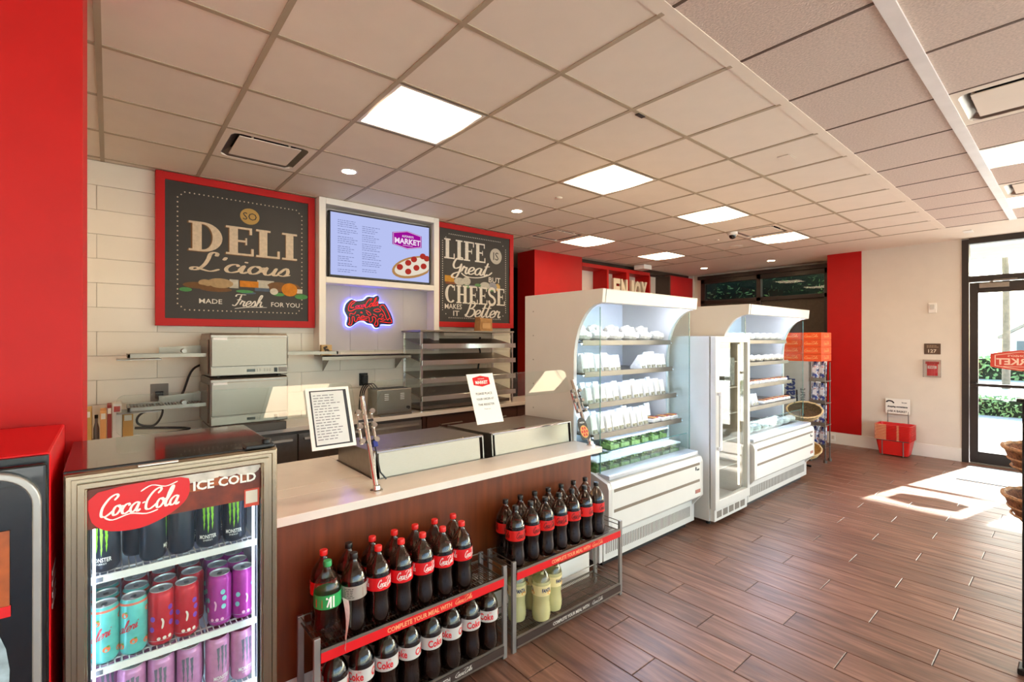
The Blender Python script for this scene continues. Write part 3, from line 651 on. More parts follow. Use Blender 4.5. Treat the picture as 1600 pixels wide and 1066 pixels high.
# neon sign
t = thing('neon_sign', 'red neon pizza slice sign with blue glow', 'neon sign', (2.12, 4.83, 1.79))
nx, nz = 2.12, 1.965; S_ = .59/105                          # drawn on a 105 x 70 field
def nq(x, y): return (nx+(x-57)*S_*1.12, nz-(y-36)*S_*1.12)
outl = [(11, 33), (14, 24), (22, 17), (30, 19), (43, 17), (50, 11), (60, 11), (66, 8), (70, 12), (69, 21), (79, 21), (86, 30), (92, 41), (95, 52), (91, 57), (73, 57), (70, 62), (63, 63), (58, 57), (50, 56), (43, 52), (34, 53), (28, 57), (20, 62), (14, 58), (16, 47), (12, 39)]
OP = smooth_line(outl, 3, True)
MB().prism([nq(*p) for p in OP], 'y', 4.822, 4.834).build('backing_plate', M('#0d0a16', .3), t)
MB().tube([(nq(*p)[0], 4.846, nq(*p)[1]) for p in OP], .007, 6, True).build('halo_light', emitm('neon_blue', '#5560ff', 9), t)
M_NEON = emitm('neon_red', '#ff3434', .62)
def neon(P, r=.0034, closed=False, m=M_NEON): MB().tube([(nq(*p)[0], 4.818, nq(*p)[1]) for p in smooth_line(P, 4, closed)], r, 5, closed).build('neon_tube', m, t)
neon([(18, 46), (19, 54), (17, 58), (21, 59), (23, 53), (23, 46), (26, 46), (27, 52), (30, 53), (32, 48), (34, 46), (40, 46), (51, 45), (52, 52), (55, 54), (58, 50), (57, 45), (62, 45), (64, 51), (61, 57), (64, 60), (67, 57), (67, 50), (70, 47), (76, 50), (81, 48)])
neon([(71, 52), (90, 54), (92, 50), (88, 46), (84, 49), (78, 36), (71, 28), (73, 25), (77, 24), (83, 31), (90, 46)])
neon([(33, 50), (49, 51)]); neon([(33, 47), (41, 49), (49, 47)]); neon([(38, 45), (41, 43), (44, 45)])
neon([(19, 44), (20, 40), (26, 41), (29, 37)]); neon([(46, 34), (52, 37), (55, 41), (51, 42), (47, 37)]); neon([(60, 34), (66, 36), (72, 34), (68, 31), (62, 32)], closed=True)
neon([(59, 40), (64, 42), (66, 44)]); neon([(70, 42), (73, 39), (77, 42), (74, 44)]); neon([(73, 46), (75, 47), (78, 46)]); neon([(37, 38), (39, 37), (40, 39)], closed=True); neon([(30, 43), (33, 42), (35, 44)])
for P in ([(30, 20), (24, 20), (18, 27), (17, 35), (22, 36), (30, 32), (42, 31)], [(27, 22), (22, 26), (21, 31), (26, 30)]): neon(P, .0045)
g = fit(script('oca', .05, .1, .2), .11); M_NEON2 = emitm('neon_pink', '#ff3060', .62)
c0 = nq(37, 26); lettering('neon_lettering', [g], plane_map((c0[0], 4.816, c0[1]), (.98, 0, .18)), M_NEON2, t)
c0 = nq(57, 22); lettering('neon_lettering', [fit(script('Cola', .085, .11, .3), .16)], plane_map((c0[0], 4.816, c0[1]), (.96, 0, .22)), M_NEON, t)

# ================================================================== FRONT COUNTER
tag(MB().box(-.05, 2.235, .18, 2.6, 2.255, .875).build('counter_front', M_WOOD), 'walnut brown counter front behind the bottle racks', 'counter')
cb = bpy.data.objects['counter_front']; WL[cb.name] = Vector()
MB().box(-.05, 2.245, 0, 2.595, 2.262, .18).build('plinth', M_WHITE, cb)
MB().box(2.585, 2.255, 0, 2.6, 3.1, .875).build('end_panel', M_WOOD, cb); MB().box(-.05, 2.255, 0, -.035, 3.1, .875).build('end_panel', M_WOOD, cb); MB().box(-.035, 3.085, .1, 2.585, 3.1, .875).build('inner_panel', M_STEEL2, cb)
wt = thing('countertop', 'white stone countertop of the service counter', 'countertop', (1.3, 2.6, .875))
MB().box(-.06, 2.185, .875, 2.665, 2.448, .915).box(2.655, 2.448, .875, 2.665, 3.15, .915).build('front_slab', M_QUARTZ, wt, bevel=.003)
MB().box(-.06, 2.448, .875, 1.09, 2.583, .915).box(-.06, 2.5865, .875, 1.09, 3.15, .915).build('side_slab', M_QUARTZ, wt, bevel=.002)
MB().box(1.092, 3.02, .875, 2.655, 3.15, .915).build('rear_slab', M_QUARTZ, wt, bevel=.002)
for x0, x1, l in ((1.095, 1.835, 'stainless food well beside the sneeze guard post'), (1.895, 2.650, 'stainless food well at the open cooler end')):
    t = thing('food_well', l, 'food well', ((x0+x1)/2, 2.72, .915), 'stainless food wells in the counter')
    MB().box(x0, 2.449, .74, x1, 3.018, .75).box(x0, 2.449, .75, x0+.004, 3.018, .917).box(x1-.004, 2.449, .75, x1, 3.018, .917).box(x0, 2.449, .75, x1, 2.453, .917).box(x0, 3.014, .75, x1, 3.018, .917).build('well_pan', M_STEEL2, t)
    MB().prism([(2.460, .905), (2.475, .905), (2.488, 1.055), (2.475, 1.055)], 'x', x0+.03, x1-.03).build('cover_front', M_STEEL, t, bevel=.003)
    MB().box(x0+.008, 2.463, 1.05, x1-.008, 2.50, 1.064).build('cover_lip', M_CHROME, t, bevel=.004)
    MB().prism([(2.50, 1.050), (2.50, 1.060), (3.0, 1.040), (3.0, 1.03)], 'x', x0+.010, x1-.010).build('cover_top', M_STEEL2, t)
    for a in (x0+.003, x1-.011): MB().prism([(2.458, .9), (2.47, 1.058), (3.0, 1.045), (3.0, .9)], 'x', a-.0, a+.008).build('cover_side', M_STEEL2, t)
tag(MB().box(1.837, 2.449, .70, 1.893, 3.018, .72).build('well_gap_shade', M_DARK), 'dark strip standing for shade between the two food wells', 'gap')  # dark strip put in as the shade of the gap between the wells
# ---- sneeze guard
sg = thing('sneeze_guard', 'leaning glass sneeze guard on steel posts', 'sneeze guard', (1.0, 2.27, .915))
LV = Vector((0, .371, .9286)); LU = Vector((1, 0, 0))
def lp(x, s_, off=0.): return Vector((x, 2.265, .915)) + LV*s_ + Vector((0, -.9286, .371))*off
for x in (1.02, 2.635):
    post = MB().tube([lp(x, 0), lp(x, .49)], .0125, 12).lathe([(.032, 0), (.032, .008), (.02, .012), (.018, .03)], 20, (x, 2.265, .915)).build('post', M_CHROME, sg, smooth=True)
    for dx in (-.038, .038):
        MB().tube([lp(x+dx, .24, -.004), lp(x+dx, .415, -.004)], .007, 8).build('clamp_rod', M_CHROME, post, smooth=True)
        for s_ in (.255, .33, .405):
            a = lp(x+dx, s_, .0); n_ = Vector((0, -.9286, .371))
            MB().tube([a, a+n_*.02], .014, 12).build('clamp_knob', M_CHROME, post, smooth=True)
    for s_ in (.25, .36): MB().obox(lp(x, s_), LU, LV, (-.04, .04), (-.006, .006), (-.006, .006)).build('clamp_bridge', M_BLACK, post)
for x0, x1 in ((.02, .975), (1.065, 2.585)):
    P = rrect(x0, .405, x1, .572, .03, 5); V = [lp(x, s_, o) for o in (.004, -.004) for x, s_ in P]; n = len(P)
    MB().add(V, [tuple(range(n)), tuple(range(2*n-1, n-1, -1))] + [(i, (i+1) % n, n+(i+1) % n, n+i) for i in range(n)]).build('glass_pane', M_GLASS, sg)
tb = MB().tube([lp(1.05, .235), lp(1.055, .16, -.01), lp(1.06, .09, -.012), lp(1.085, .05, -.01)], .004, 6).build('cable', M_BLACK, sg, smooth=True)
MB().obox(lp(1.05, .235), LU, LV, (-.012, .012), (-.016, .016), (-.012, .012)).build('clip', M('#1f2f8a', .4), sg, bevel=.002)
# cards
def card(name, label, cx, s0, s1, wd, off, skew=0.):
    t = thing(name, label, 'sign', lp(cx, s0, off))
    u = Vector((1, 0, 0))
    MB().obox(lp(cx, 0, off), u, LV, (-wd/2, wd/2), (s0, s1), (-.001, .001)).build('card', M_PAPER, t)
    nn = Vector((0, -.9286, .371))
    return t, lambda k=.0016: (lambda x, y: lp(cx, 0, off+k)+u*x+LV*(y))
t, mp = card('menu_card', 'plain printed menu sheet with dark border on the sneeze guard', .842, .24, .548, .215, .012)
MB().flat(rect2(-.090, .256, .092, .534), mp(.0018)).build('card_border', M('#2f3138', .6), t, recalc=False)
MB().flat(rect2(-.083, .263, .076, .528), mp(.0026)).build('card_sheet', M('#d9dbd8', .6), t, recalc=False)
rr = random.Random(9)
lettering('card_print', [dashes([(.508-.0138*k, rr.uniform(.65, 1)) for k in range(17)], -.075, .066, .004, rr, .006, .01, .03)], mp(.0034), M_GREYINK, t)['kind'] = 'stuff'
t, mp = card('order_card', 'white order here card with red market badge on the sneeze guard', 1.80, .255, .575, .205, .012)
MB().flat(([(x*.32, .525+y*.32) for x, y in LOGO], [tuple(range(6))]), mp()).build('badge', M_SCRRED, t, recalc=False)
lettering('badge_lettering', [shift(fit(text('MARKET', .022, .03), .095), 0, .518), shift(fit(text("ALFONSO'S", .008, .01), .05), 0, .541)], mp(.0024), M_PAPER, t)
lettering('card_print', [shift(fit(text('PLEASE PLACE', .014, .012), .125), 0, .445), shift(fit(text('YOUR ORDER AT', .014, .012), .135), 0, .41), shift(fit(text('THE REGISTER', .014, .012), .125), 0, .375), shift(fit(text('Thank you', .010, .0), .05), 0, .345)], mp(), M('#55555c', .7), t)
t = thing('hanging_tag', 'small black round topped tag with a pizza picture', 'tag', lp(2.60, .16, .03))
P = [(-.045, .06), (-.045, .15), (-.035, .185), (-.015, .2), (.015, .2), (.035, .185), (.045, .15), (.045, .06), (.035, .045), (-.035, .045)]
V = [lp(2.575+x, y, o) for o in (.03, .033) for x, y in P]; n = len(P)
MB().add(V, [tuple(range(n)), tuple(range(2*n-1, n-1, -1))] + [(i, (i+1) % n, n+(i+1) % n, n+i) for i in range(n)]).build('tag_card', M('#15100e', .4), t)
tm = lambda k: (lambda x, y: lp(2.575+x, y, .034+k))
MB().flat(disc2(0, .10, .04, .045, 20), tm(0)).build('pizza_picture', M('#d8a050', .6), t, recalc=False)
lettering('pizza_topping', [disc2(.024*cos(a), .10+.027*sin(a), .010, .011, 10) for a in [k*1.05 for k in range(6)]] + [disc2(0, .1, .011, .012, 10)], tm(.001), M('#c02818', .5), t)
lettering('tag_lettering', [shift(fit(text('PIZZA', .010, .02), .05), 0, .165)], tm(.0), M_PAPER, t)
MB().tube([lp(2.575, .2, .032), lp(2.62, .27, .005)], .0015, 5).build('tag_string', M_STEEL2, t)

# ================================================================== BACK COUNTER
bw = thing('back_worktop', 'white worktop along the tiled back wall', 'worktop', (1.8, 4.6, .875))
MB().box(-1.55, 4.40, .875, 4.62, 4.869, .915).build('worktop_slab', M_QUARTZ, bw, bevel=.003)
bc = thing('drawer_cabinet', 'dark walnut drawer cabinet under the warming rack', 'cabinet', (3.4, 4.65, 0))
MB().box(2.52, 4.462, .1, 4.60, 4.865, .873).box(2.55, 4.52, 0, 4.58, 4.85, .1).build('cabinet_body', M_WOODD, bc)
x = 2.56
for k, wd in enumerate((.62, .62, .62)):
    d = MB().box(x+.003, 4.442, .60, x+wd-.003, 4.462, .855).build('drawer', M_WOODD, bc, bevel=.002)
    MB().tube([(x+.16, 4.442, .765), (x+.16, 4.415, .765), (x+.43, 4.415, .765), (x+.43, 4.442, .765)], .006, 8).build('handle', M_STEEL, d)
    d = MB().box(x+.003, 4.442, .12, x+wd-.003, 4.462, .595).build('cabinet_door', M_WOODD, bc, bevel=.002)
    MB().tube([(x+.16, 4.442, .55), (x+.16, 4.415, .55), (x+.43, 4.415, .55), (x+.43, 4.442, .55)], .006, 8).build('handle', M_STEEL, d)
    x += wd+.005
su = thing('steel_drawer_unit', 'stainless undercounter drawer unit below the ovens', 'drawer unit', (1.3, 4.65, 0))
MB().box(-.6, 4.46, .1, 2.5, 4.865, .873).box(-.55, 4.52, 0, 2.45, 4.85, .1).build('unit_body', M_SHSTEEL, su)
for k in range(5):
    x0 = -.58+k*.616
    for z0, z1 in ((.60, .84), (.36, .59), (.12, .35)):
        d = MB().box(x0+.006, 4.435, z0, x0+.610, 4.46, z1).build('drawer', M_STEEL2, su, bevel=.003)
        MB().prism([(4.435, z1-.035), (4.41, z1-.03), (4.405, z1-.05), (4.435, z1-.05)], 'x', x0+.05, x0+.566).build('pull', M_STEEL, d)
pb = thing('prep_table', 'low dark prep table behind the countertop', 'table', (.6, 3.45, 0))
MB().box(-.3, 3.16, .66, 1.0, 3.75, .70).build('table_top', M_SHSTEEL, pb, bevel=.003)
for a in (-.27, .97):
    for b in (3.19, 3.72): MB().tube([(a, b, 0), (a, b, .66)], .018, 8).build('leg', M_STEEL2, pb)
# ---- conveyor ovens
def oven(z0, z1, label, right=True):
    t = thing('conveyor_oven', label, 'oven', (.87, 4.52, z0), 'stacked conveyor ovens')
    X0, X1, YF = .592, 1.152, 4.30
    MB().box(X0, YF+.01, z0, X1, 4.80, z1-.012).box(X0-.012, YF+.05, z0+.02, X0, 4.77, z1-.05).box(X1, YF+.05, z0+.02, X1+.012, 4.77, z1-.05).build('oven_body', M_STEEL2, t, bevel=.006)
    MB().box(X0+.008, YF, z0+.075, X1-.008, YF+.012, z1-.035).build('oven_front', M_STEEL, t, bevel=.004)
    MB().prism([(YF+.012, z1-.03), (YF+.04, z1), (4.79, z1), (4.79, z1-.02), (YF+.012, z1-.036)], 'x', X0+.004, X1-.004).build('top_hood', M_STEEL, t)
    p = MB().prism([(YF-.006, z0+.01), (YF-.002, z0+.066), (YF+.012, z0+.066), (YF+.012, z0+.01)], 'x', X0+.006, X1-.006).build('control_panel', M_STEEL, t)
    yy = YF-.0075
    MB().box(X1-.11, yy, z0+.02, X1-.085, yy+.004, z0+.056).build('rocker_switch', M_BLACK, p)
    MB().box(X1-.31, yy, z0+.028, X1-.25, yy+.003, z0+.05).build('display', M('#3f4a48', .3), p)
    MB().box(X1-.075, yy, z0+.018, X1-.012, yy+.002, z0+.058).build('rating_plate', M('#8f8b86', .5), p)
    bt = MB()
    for bx in (.05, .11, .17, .20, .23):
        for bz in (.028, .046): bt.box(X0+.16+bx-.05, yy, z0+bz-.004, X0+.16+bx-.04, yy+.002, z0+bz+.004)
    b_ = MB()
    for bx in (-.235, -.215, -.18, -.16, -.14): b_.box(X1+bx-.004, yy, z0+.03, X1+bx+.004, yy+.002, z0+.038).box(X1+bx-.004, yy, z0+.044, X1+bx+.004, yy+.002, z0+.05)
    bo = b_.build('touch_key', M('#7d7972', .5), p); bo['kind'] = 'stuff'
    MB().box(X0+.02, YF-.0015, z1-.055, X0+.115, YF+.001, z1-.036).build('maker_plate', M_WHITEPL, t)
    zc = z0+.165
    L = MB().box(.10, 4.40, zc-.012, X0, 4.415, zc+.015).box(.10, 4.68, zc-.012, X0, 4.695, zc+.015).box(.10, 4.40, zc-.012, .115, 4.695, zc+.015).build('conveyor_frame', M_STEEL, t)
    Lb = MB()
    for k in range(24): Lb.box(.12+k*.0196, 4.415, zc, .126+k*.0196, 4.68, zc+.006)
    q = Lb.build('wire_belt', M_SHSTEEL, L); q['kind'] = 'stuff'
    MB().prism([(.30, zc+.015), (X0, zc+.015), (X0, zc+.075), (.30, zc+.06)], 'y', 4.685, 4.695).build('crumb_guard', M_STEEL, L)
    MB().tube([(.43, 4.42, zc+.036), (.43, 4.32, zc+.036)], .016, 12).build('drive_knob', M_STEEL2, L, smooth=True)
    MB().box(.04, 4.42, zc-.03, .3, 4.67, zc-.022).build('crumb_tray', M_STEEL2, L)
    if right:
        Rr = MB().box(X1, 4.40, zc-.012, 1.61, 4.415, zc+.015).box(X1, 4.68, zc-.012, 1.61, 4.695, zc+.015).box(1.595, 4.40, zc-.012, 1.61, 4.695, zc+.015).build('conveyor_frame', M_STEEL, t)
        Lb = MB()
        for k in range(22): Lb.box(X1+.01+k*.0196, 4.415, zc, X1+.016+k*.0196, 4.68, zc+.006)
        q = Lb.build('wire_belt', M_SHSTEEL, Rr); q['kind'] = 'stuff'
        MB().box(X1+.03, 4.74, zc-.05, X1+.06, 4.79, z1-.02).box(X1+.10, 4.74, zc-.05, X1+.12, 4.79, z1-.02).build('side_bracket', M_STEEL2, t)
    for a in (X0+.06, X1-.06):
        for b in (YF+.06, 4.74): MB().lathe([(.016, -.012), (.016, .0)], 10, (a, b, z0)).build('foot', M_BLACK, t)
oven(1.385, 1.722, 'upper stainless conveyor oven stacked on the other')
oven(1.0, 1.373, 'lower stainless conveyor oven under the other', False)
tag(MB().box(.60, 4.32, .917, 1.145, 4.78, .986).build('oven_stand', M_SHSTEEL, bevel=.006), 'low shade-darkened steel stand under the two ovens', 'stand')
t = thing('wall_outlet', 'grey wall outlet with a black plug beside the ovens', 'outlet', (.31, 4.87, 1.25))
MB().box(.255, 4.862, 1.17, .375, 4.873, 1.31).build('outlet_plate', M('#7b7268', .4), t, bevel=.003)
MB().box(.285, 4.83, 1.19, .34, 4.862, 1.25).build('plug', M_BLACK, t, bevel=.006)
MB().tube(smooth_line([(.31, 4.84, 1.19), (.33, 4.80, 1.08), (.27, 4.74, .99), (.17, 4.72, 1.02), (.20, 4.72, 1.10), (.42, 4.75, 1.16), (.52, 4.78, 1.4), (.585, 4.75, 1.46)], 5), .009, 6).build('cable', M_BLACK, t, smooth=True)
MB().tube(smooth_line([(.20, 4.60, .93), (.5, 4.66, .95), (.15, 4.7, .99)], 5), .010, 6).build('cable', M_BLACK, t, smooth=True)
# steel wall shelf with a wooden number block
t = thing('wall_shelf', 'narrow steel wall shelf under the neon sign', 'shelf', (2.0, 4.75, 1.52))
MB().box(1.54, 4.62, 1.508, 2.47, 4.855, 1.52).box(1.54, 4.62, 1.475, 2.47, 4.628, 1.52).build('shelf_plate', M_STEEL, t)
for x in (1.62, 2.40): MB().prism([(4.64, 1.508), (4.856, 1.508), (4.856, 1.36)], 'x', x, x+.008).build('bracket', M_STEEL2, t)
t = thing('number_block', 'small wooden block with a painted numeral on the shelf', 'block', (1.57, 4.66, 1.52))
MB().box(1.535, 4.63, 1.521, 1.635, 4.67, 1.621).build('block_body', M('#c9a66f', .6, var=.15), t, bevel=.003)
lettering('numeral', [fit(text('5', .08, .06), .05)], lambda x, y: (1.583+x*.85-y*.4, 4.629, 1.571+y*.85+x*.4), M('#2a1a08', .6), t)
# warming rack
t = thing('warming_rack', 'stainless slanted shelf warming rack with glass sides', 'warming rack', (3.1, 4.65, .915))
X0, X1, YF, YB = 2.50, 3.735, 4.455, 4.84
for x in (X0, X1):
    for y in (YF, YB): MB().box(x-.011, y-.011, .93, x+.011, y+.011, 1.755).lathe([(.012, 0), (.012, .02)], 8, (x, y, .915)).build('post', M_CHROME, t)
    MB().box(x-.003, YF+.012, 1.02, x+.003, YB-.012, 1.74).build('side_glass', M_GLASS, t)
MB().box(X0-.02, YF-.02, 1.752, X1+.02, YB+.02, 1.772).build('top_panel', M_STEEL, t, bevel=.003)
for k, (z, inn) in enumerate(((1.60, .08), (1.425, .06), (1.235, .04), (1.05, .0))):
    s_ = MB().prism([(YF-.03, z), (YF-.03, z+.012), (YB-.03, z+.085), (YB-.03, z+.073)], 'x', X0-.006, X1+.006).build('shelf', M_STEEL, t)
    MB().prism([(YF-.04, z-.026), (YF-.036, z+.028), (YF-.026, z+.028), (YF-.026, z-.026)], 'x', X0-.012, X1+.03).build('shelf_lip', M_CHROME, s_, bevel=.002)
MB().box(X0+.02, YF+.02, .93, X1-.02, YB-.02, .965).build('rack_base', M_SHSTEEL, t)
MB().tube(smooth_line([(3.50, YB-.06, 1.70), (3.47, YB-.07, 1.6), (3.50, YB-.06, 1.5), (3.46, YB-.07, 1.3), (3.48, YB-.06, 1.1)], 4), .011, 6).build('heater_cable', M_BLACK, t, smooth=True)
MB().box(2.85, YF+.12, 1.715, 3.4, YF+.2, 1.75).build('heat_lamp', M('#d9d0c0', .5), t, bevel=.004)
# paper bag on the rack
t = thing('paper_bag', 'crumpled kraft paper bag on top of the warming rack', 'bag', (3.42, 4.62, 1.772))
rr = random.Random(3); V = []; N = 5; PB = rrect(3.33, 4.55, 3.52, 4.68, .01, 1)
for k, z in enumerate((1.7725, 1.83, 1.88, 1.915, 1.93)):
    f = 1-.03*k
    for (x, y) in PB: V.append((3.425+(x-3.425)*f+rr.uniform(-.006, .006)*k/2, 4.615+(y-4.615)*f+rr.uniform(-.006, .006)*k/2, z+rr.uniform(-.012, .012)*(k > 0)))
n = len(PB)
MB().add(V, [tuple(range(n-1, -1, -1))]+[(k*n+i, k*n+(i+1) % n, (k+1)*n+(i+1) % n, (k+1)*n+i) for k in range(4) for i in range(n)]).build('bag_body', M('#b98e5a', .8, var=.15, vscale=20), t)
MB().obox((3.36, 4.545, 1.80), (1, 0, 0), (0, 0, 1), (0, .12), (0, .07), (0, .001)).build('bag_fold', M('#cfa673', .8), t)
# toaster
t = thing('toaster', 'boxy stainless countertop toaster beside the warming rack', 'toaster', (2.18, 4.52, .915))
MB().box(2.0, 4.43, .935, 2.375, 4.66, 1.18).build('toaster_body', M_STEEL, t, bevel=.008)
for x in (2.10, 2.27):
    for k in range(4): MB().box(x-.022, 4.4275, 1.125-k*.018, x+.022, 4.4305, 1.132-k*.018).build('vent_slot', M_WHITEPL, t)
MB().tube([(2.33, 4.43, .985), (2.33, 4.405, .985)], .016, 14).build('knob', M_BLACK, t, smooth=True)
MB().box(2.02, 4.40, .917, 2.36, 4.62, .934).build('crumb_tray', M_STEEL2, t)
for z in (1.181,): MB().box(2.03, 4.46, z, 2.345, 4.49, z+.004).box(2.03, 4.54, z, 2.345, 4.57, z+.004).build('toast_slot', M_BLACK, t)
for k in range(3): MB().tube(smooth_line([(2.02+.03*k, 4.6, 1.18), (1.97+.03*k, 4.62, 1.23), (1.93+.02*k, 4.66, 1.15), (1.93+.02*k, 4.7, .95)], 5), .006, 6).build('cable', M_BLACK, t, smooth=True)
tag(MB().box(2.0, 4.855, 1.19, 2.09, 4.873, 1.32).box(2.02, 4.80, 1.21, 2.07, 4.856, 1.30).build('wall_plug', M_BLACK, bevel=.004), 'black plug in the wall behind the toaster', 'plug')
t = thing('glove_carton', 'flat white carton on the shelf below the toaster', 'carton', (2.15, 4.36, .62))
tag(MB().box(1.9, 4.05, .60, 2.52, 4.40, .62).box(1.92, 4.07, 0, 1.95, 4.1, .6).box(2.47, 4.07, 0, 2.5, 4.1, .6).build('work_cart', M_STEEL2), 'low steel cart before the drawer cabinet', 'cart')
MB().box(1.97, 4.10, .621, 2.33, 4.36, .70).build('carton_body', M_WHITEPL, t, bevel=.003); MB().box(1.985, 4.098, .635, 2.2, 4.1005, .675).build('carton_print', M('#7d86a8', .5), t)
# things at the dark end of the worktop
for k, (x, wd, z1, c, nm, l) in enumerate(((-.145, .05, 1.185, '#c8a25c', 'food_carton', 'tan and cream carton at the worktop end by the red wall'), (-.085, .028, 1.13, '#8a8a86', 'spray_bottle', None), (-.05, .035, 1.165, '#d99a5a', 'food_carton', 'orange topped carton second from the red wall'),
                                     (-.012, .026, 1.20, '#8c2a20', 'binder', 'thin dark red binder on the worktop'), (.018, .05, 1.21, '#d7d3cc', 'binder', 'thick white binder on the worktop'), (.075, .06, 1.14, '#c2903f', 'food_carton', 'amber carton beside the white binder'))):
    if nm == 'spray_bottle':
        t = thing('spray_bottle', 'small grey bottle between two cartons on the worktop', 'bottle', (x+.014, 4.55, .916))
        MB().lathe([(.016, 0), (.016, .12), (.008, .16), (.008, .19)], 12, (x+.014, 4.55, .9165)).build('bottle_body', M(c, .4), t, smooth=True); MB().lathe([(.01, .19), (.01, .215)], 12, (x+.014, 4.55, .9165)).build('bottle_cap', M_BLACK, t)
    else:
        t = thing(nm, l, nm.split('_')[-1], (x+wd/2, 4.55, .916)); MB().box(x, 4.48, .917, x+wd, 4.66, z1).build('cover' if nm == 'binder' else 'carton_body', M(c, .6), t, bevel=.002)
        MB().box(x+wd*.15, 4.478, z1-.06, x+wd*.85, 4.4805, z1-.02).build('spine_label' if nm == 'binder' else 'carton_label', M('#e6dfcf' if k != 4 else '#a8342a', .6), t)
t = thing('bowl', 'small white bowl on the worktop below the oven conveyor', 'bowl', (.17, 4.43, .915))
MB().lathe([(.02, 0), (.035, .005), (.055, .035), (.06, .05), (.056, .05), (.05, .035), (.03, .01), (0, .008)], 20, (.16, 4.45, .9155), True, False).build('bowl_body', M_WHITEPL, t, smooth=True)
t = thing('storage_box', 'yellow storage box seen through the dark passage', 'box', (4.5, 5.95, 1.2))
MB().box(4.2, 5.9, .9, 4.9, 6.3, 1.75).build('box_body', M('#d79a22', .6), t, bevel=.01); MB().box(4.22, 5.895, 1.4, 4.88, 5.9, 1.46).build('box_band', M('#8a5a12', .6), t)
tag(MB().box(4.15, 5.85, 0, 4.92, 6.4, .9).build('passage_cabinet', M_DARK, bevel=.01), 'dark low cabinet in the passage under the yellow box', 'cabinet')
# ================================================================== RED NICHES
t = thing('display_niches', 'row of red divided display niches on the far wall', 'niche shelf', (7.4, 5.5, 0))
M_DKRED = mat('deep_red_panel', '#b01018', .45)
MB().box(6.042, 5.378, 2.90, 7.98, 5.70, 2.96).build('niche_head', M_RED, t)
for x0, x1 in ((6.69, 6.735), (7.245, 7.33), (7.955, 8.0)): MB().box(x0, 5.378, 0, x1, 5.70, 2.90).build('niche_divider', M_RED, t)
MB().box(8.66, 5.378, 0, 8.70, 5.70, 2.96).build('niche_divider', M('#4a3d34', .6), t)
MB().box(8.70, 5.378, 0, 9.55, 5.70, 2.97).build('niche_panel', M_DKRED, t)
for z in (1.0, 1.65, 2.30):
    for a, b in ((6.045, 6.69), (6.735, 7.245), (7.33, 7.955), (8.0, 8.66)): MB().box(a, 5.39, z, b, 5.70, z+.035).build('niche_shelf', M_RED, t)
MB().box(6.042, 5.5, 2.962, 9.6, 5.74, 3.046).build('niche_shadow_gap', M('#3a2c22', .8), t)  # dark band standing in for the shadow between niches and ceiling
tag(MB().box(9.602, 5.40, 0, 9.648, 5.69, CZ-.01).build('corner_panel', M_CREAM), 'narrow cream panel in the corner beside the dark windows', 'panel')
# letters on the niche shelf
M_LET = M('#cfc3ac', .6)
ex = 6.80
for k, (ch, x, nm) in enumerate((('E', 6.88, 'first'), ('N', 7.10, 'second'), ('J', 7.32, 'third'), ('O', 7.50, 'fourth'), ('Y', 7.70, 'fifth'))):
    g = fit(text(ch, .36, .05), .19 if ch != 'J' else .14)
    V = [(x+a, y, 2.575+b) for y in (5.31, 5.36) for a, b in g[0]]; n = len(g[0]); F = [q for q in g[1]]+[tuple(i+n for i in reversed(q)) for q in g[1]]
    ed = {}
    for q in g[1]:
        for a, b in zip(q, q[1:]+q[:1]): ed[(a, b)] = ed.get((a, b), 0)+1
    F += [(a, b, b+n, a+n) for (a, b) in ed if (b, a) not in ed]
    tag(MB().add(V, F).build('decor_letter', M_LET), 'standing cream letter %s, %s of the word ENJOY' % (ch, nm), 'letter', 'standing letters on the niche ledge')
tag(MB().box(6.70, 5.28, 2.35, 7.9, 5.377, 2.394).build('letter_ledge', M_RED, bevel=.003), 'narrow red ledge holding the standing letters', 'ledge')

# ================================================================== DRINK COOLERS
# stainless door cooler
CX0, CX1, CYF, CYB, CT = -.09, .412, 1.655, 2.165, 1.33
t = thing('beverage_cooler', 'glass door beverage cooler with stainless frame full of cans', 'cooler', ((CX0+CX1)/2, 1.9, 0))
cab = MB().box(CX0, CYF+.045, 0, CX0+.03, CYB, CT-.012).box(CX1-.03, CYF+.045, 0, CX1, CYB, CT-.012).box(CX0+.03, CYB-.03, 0, CX1-.03, CYB, CT-.012).box(CX0+.03, CYF+.045, 0, CX1-.03, CYB-.03, .22).box(CX0+.03, CYF+.045, CT-.05, CX1-.03, CYB-.03, CT-.012).build('cabinet', M_SCRRED, t)
MB().box(CX0-.002, CYF+.03, CT-.012, CX1+.002, CYB, CT).build('top_panel', mat('black_gloss_top', '#17120f', .1, var=.1, coat=.4), t, bevel=.003)
M_LINER = mat('white_liner', '#dfe6f2', .45, var=.02)
MB().box(CX0+.03, CYF+.05, .22, CX0+.036, CYB-.036, CT-.05).box(CX1-.036, CYF+.05, .22, CX1-.03, CYB-.036, CT-.05).box(CX0+.03, CYB-.036, .22, CX1-.03, CYB-.03, CT-.05).box(CX0+.036, CYF+.05, CT-.056, CX1-.036, CYB-.036, CT-.05).box(CX0+.036, CYF+.05, .22, CX1-.036, CYB-.036, .226).build('liner', M_LINER, cab)
FW = .047
door = MB().ring([(CX0, .06), (CX1, .06), (CX1, CT-.004), (CX0, CT-.004)], [(CX0+FW, .06+FW), (CX1-FW, .06+FW), (CX1-FW, CT-.004-FW), (CX0+FW, CT-.004-FW)], 'y', CYF+.004, CYF+.042).build('door', mat('champagne_steel', '#a3937c', .25, 1., var=.015), t, bevel=.004)
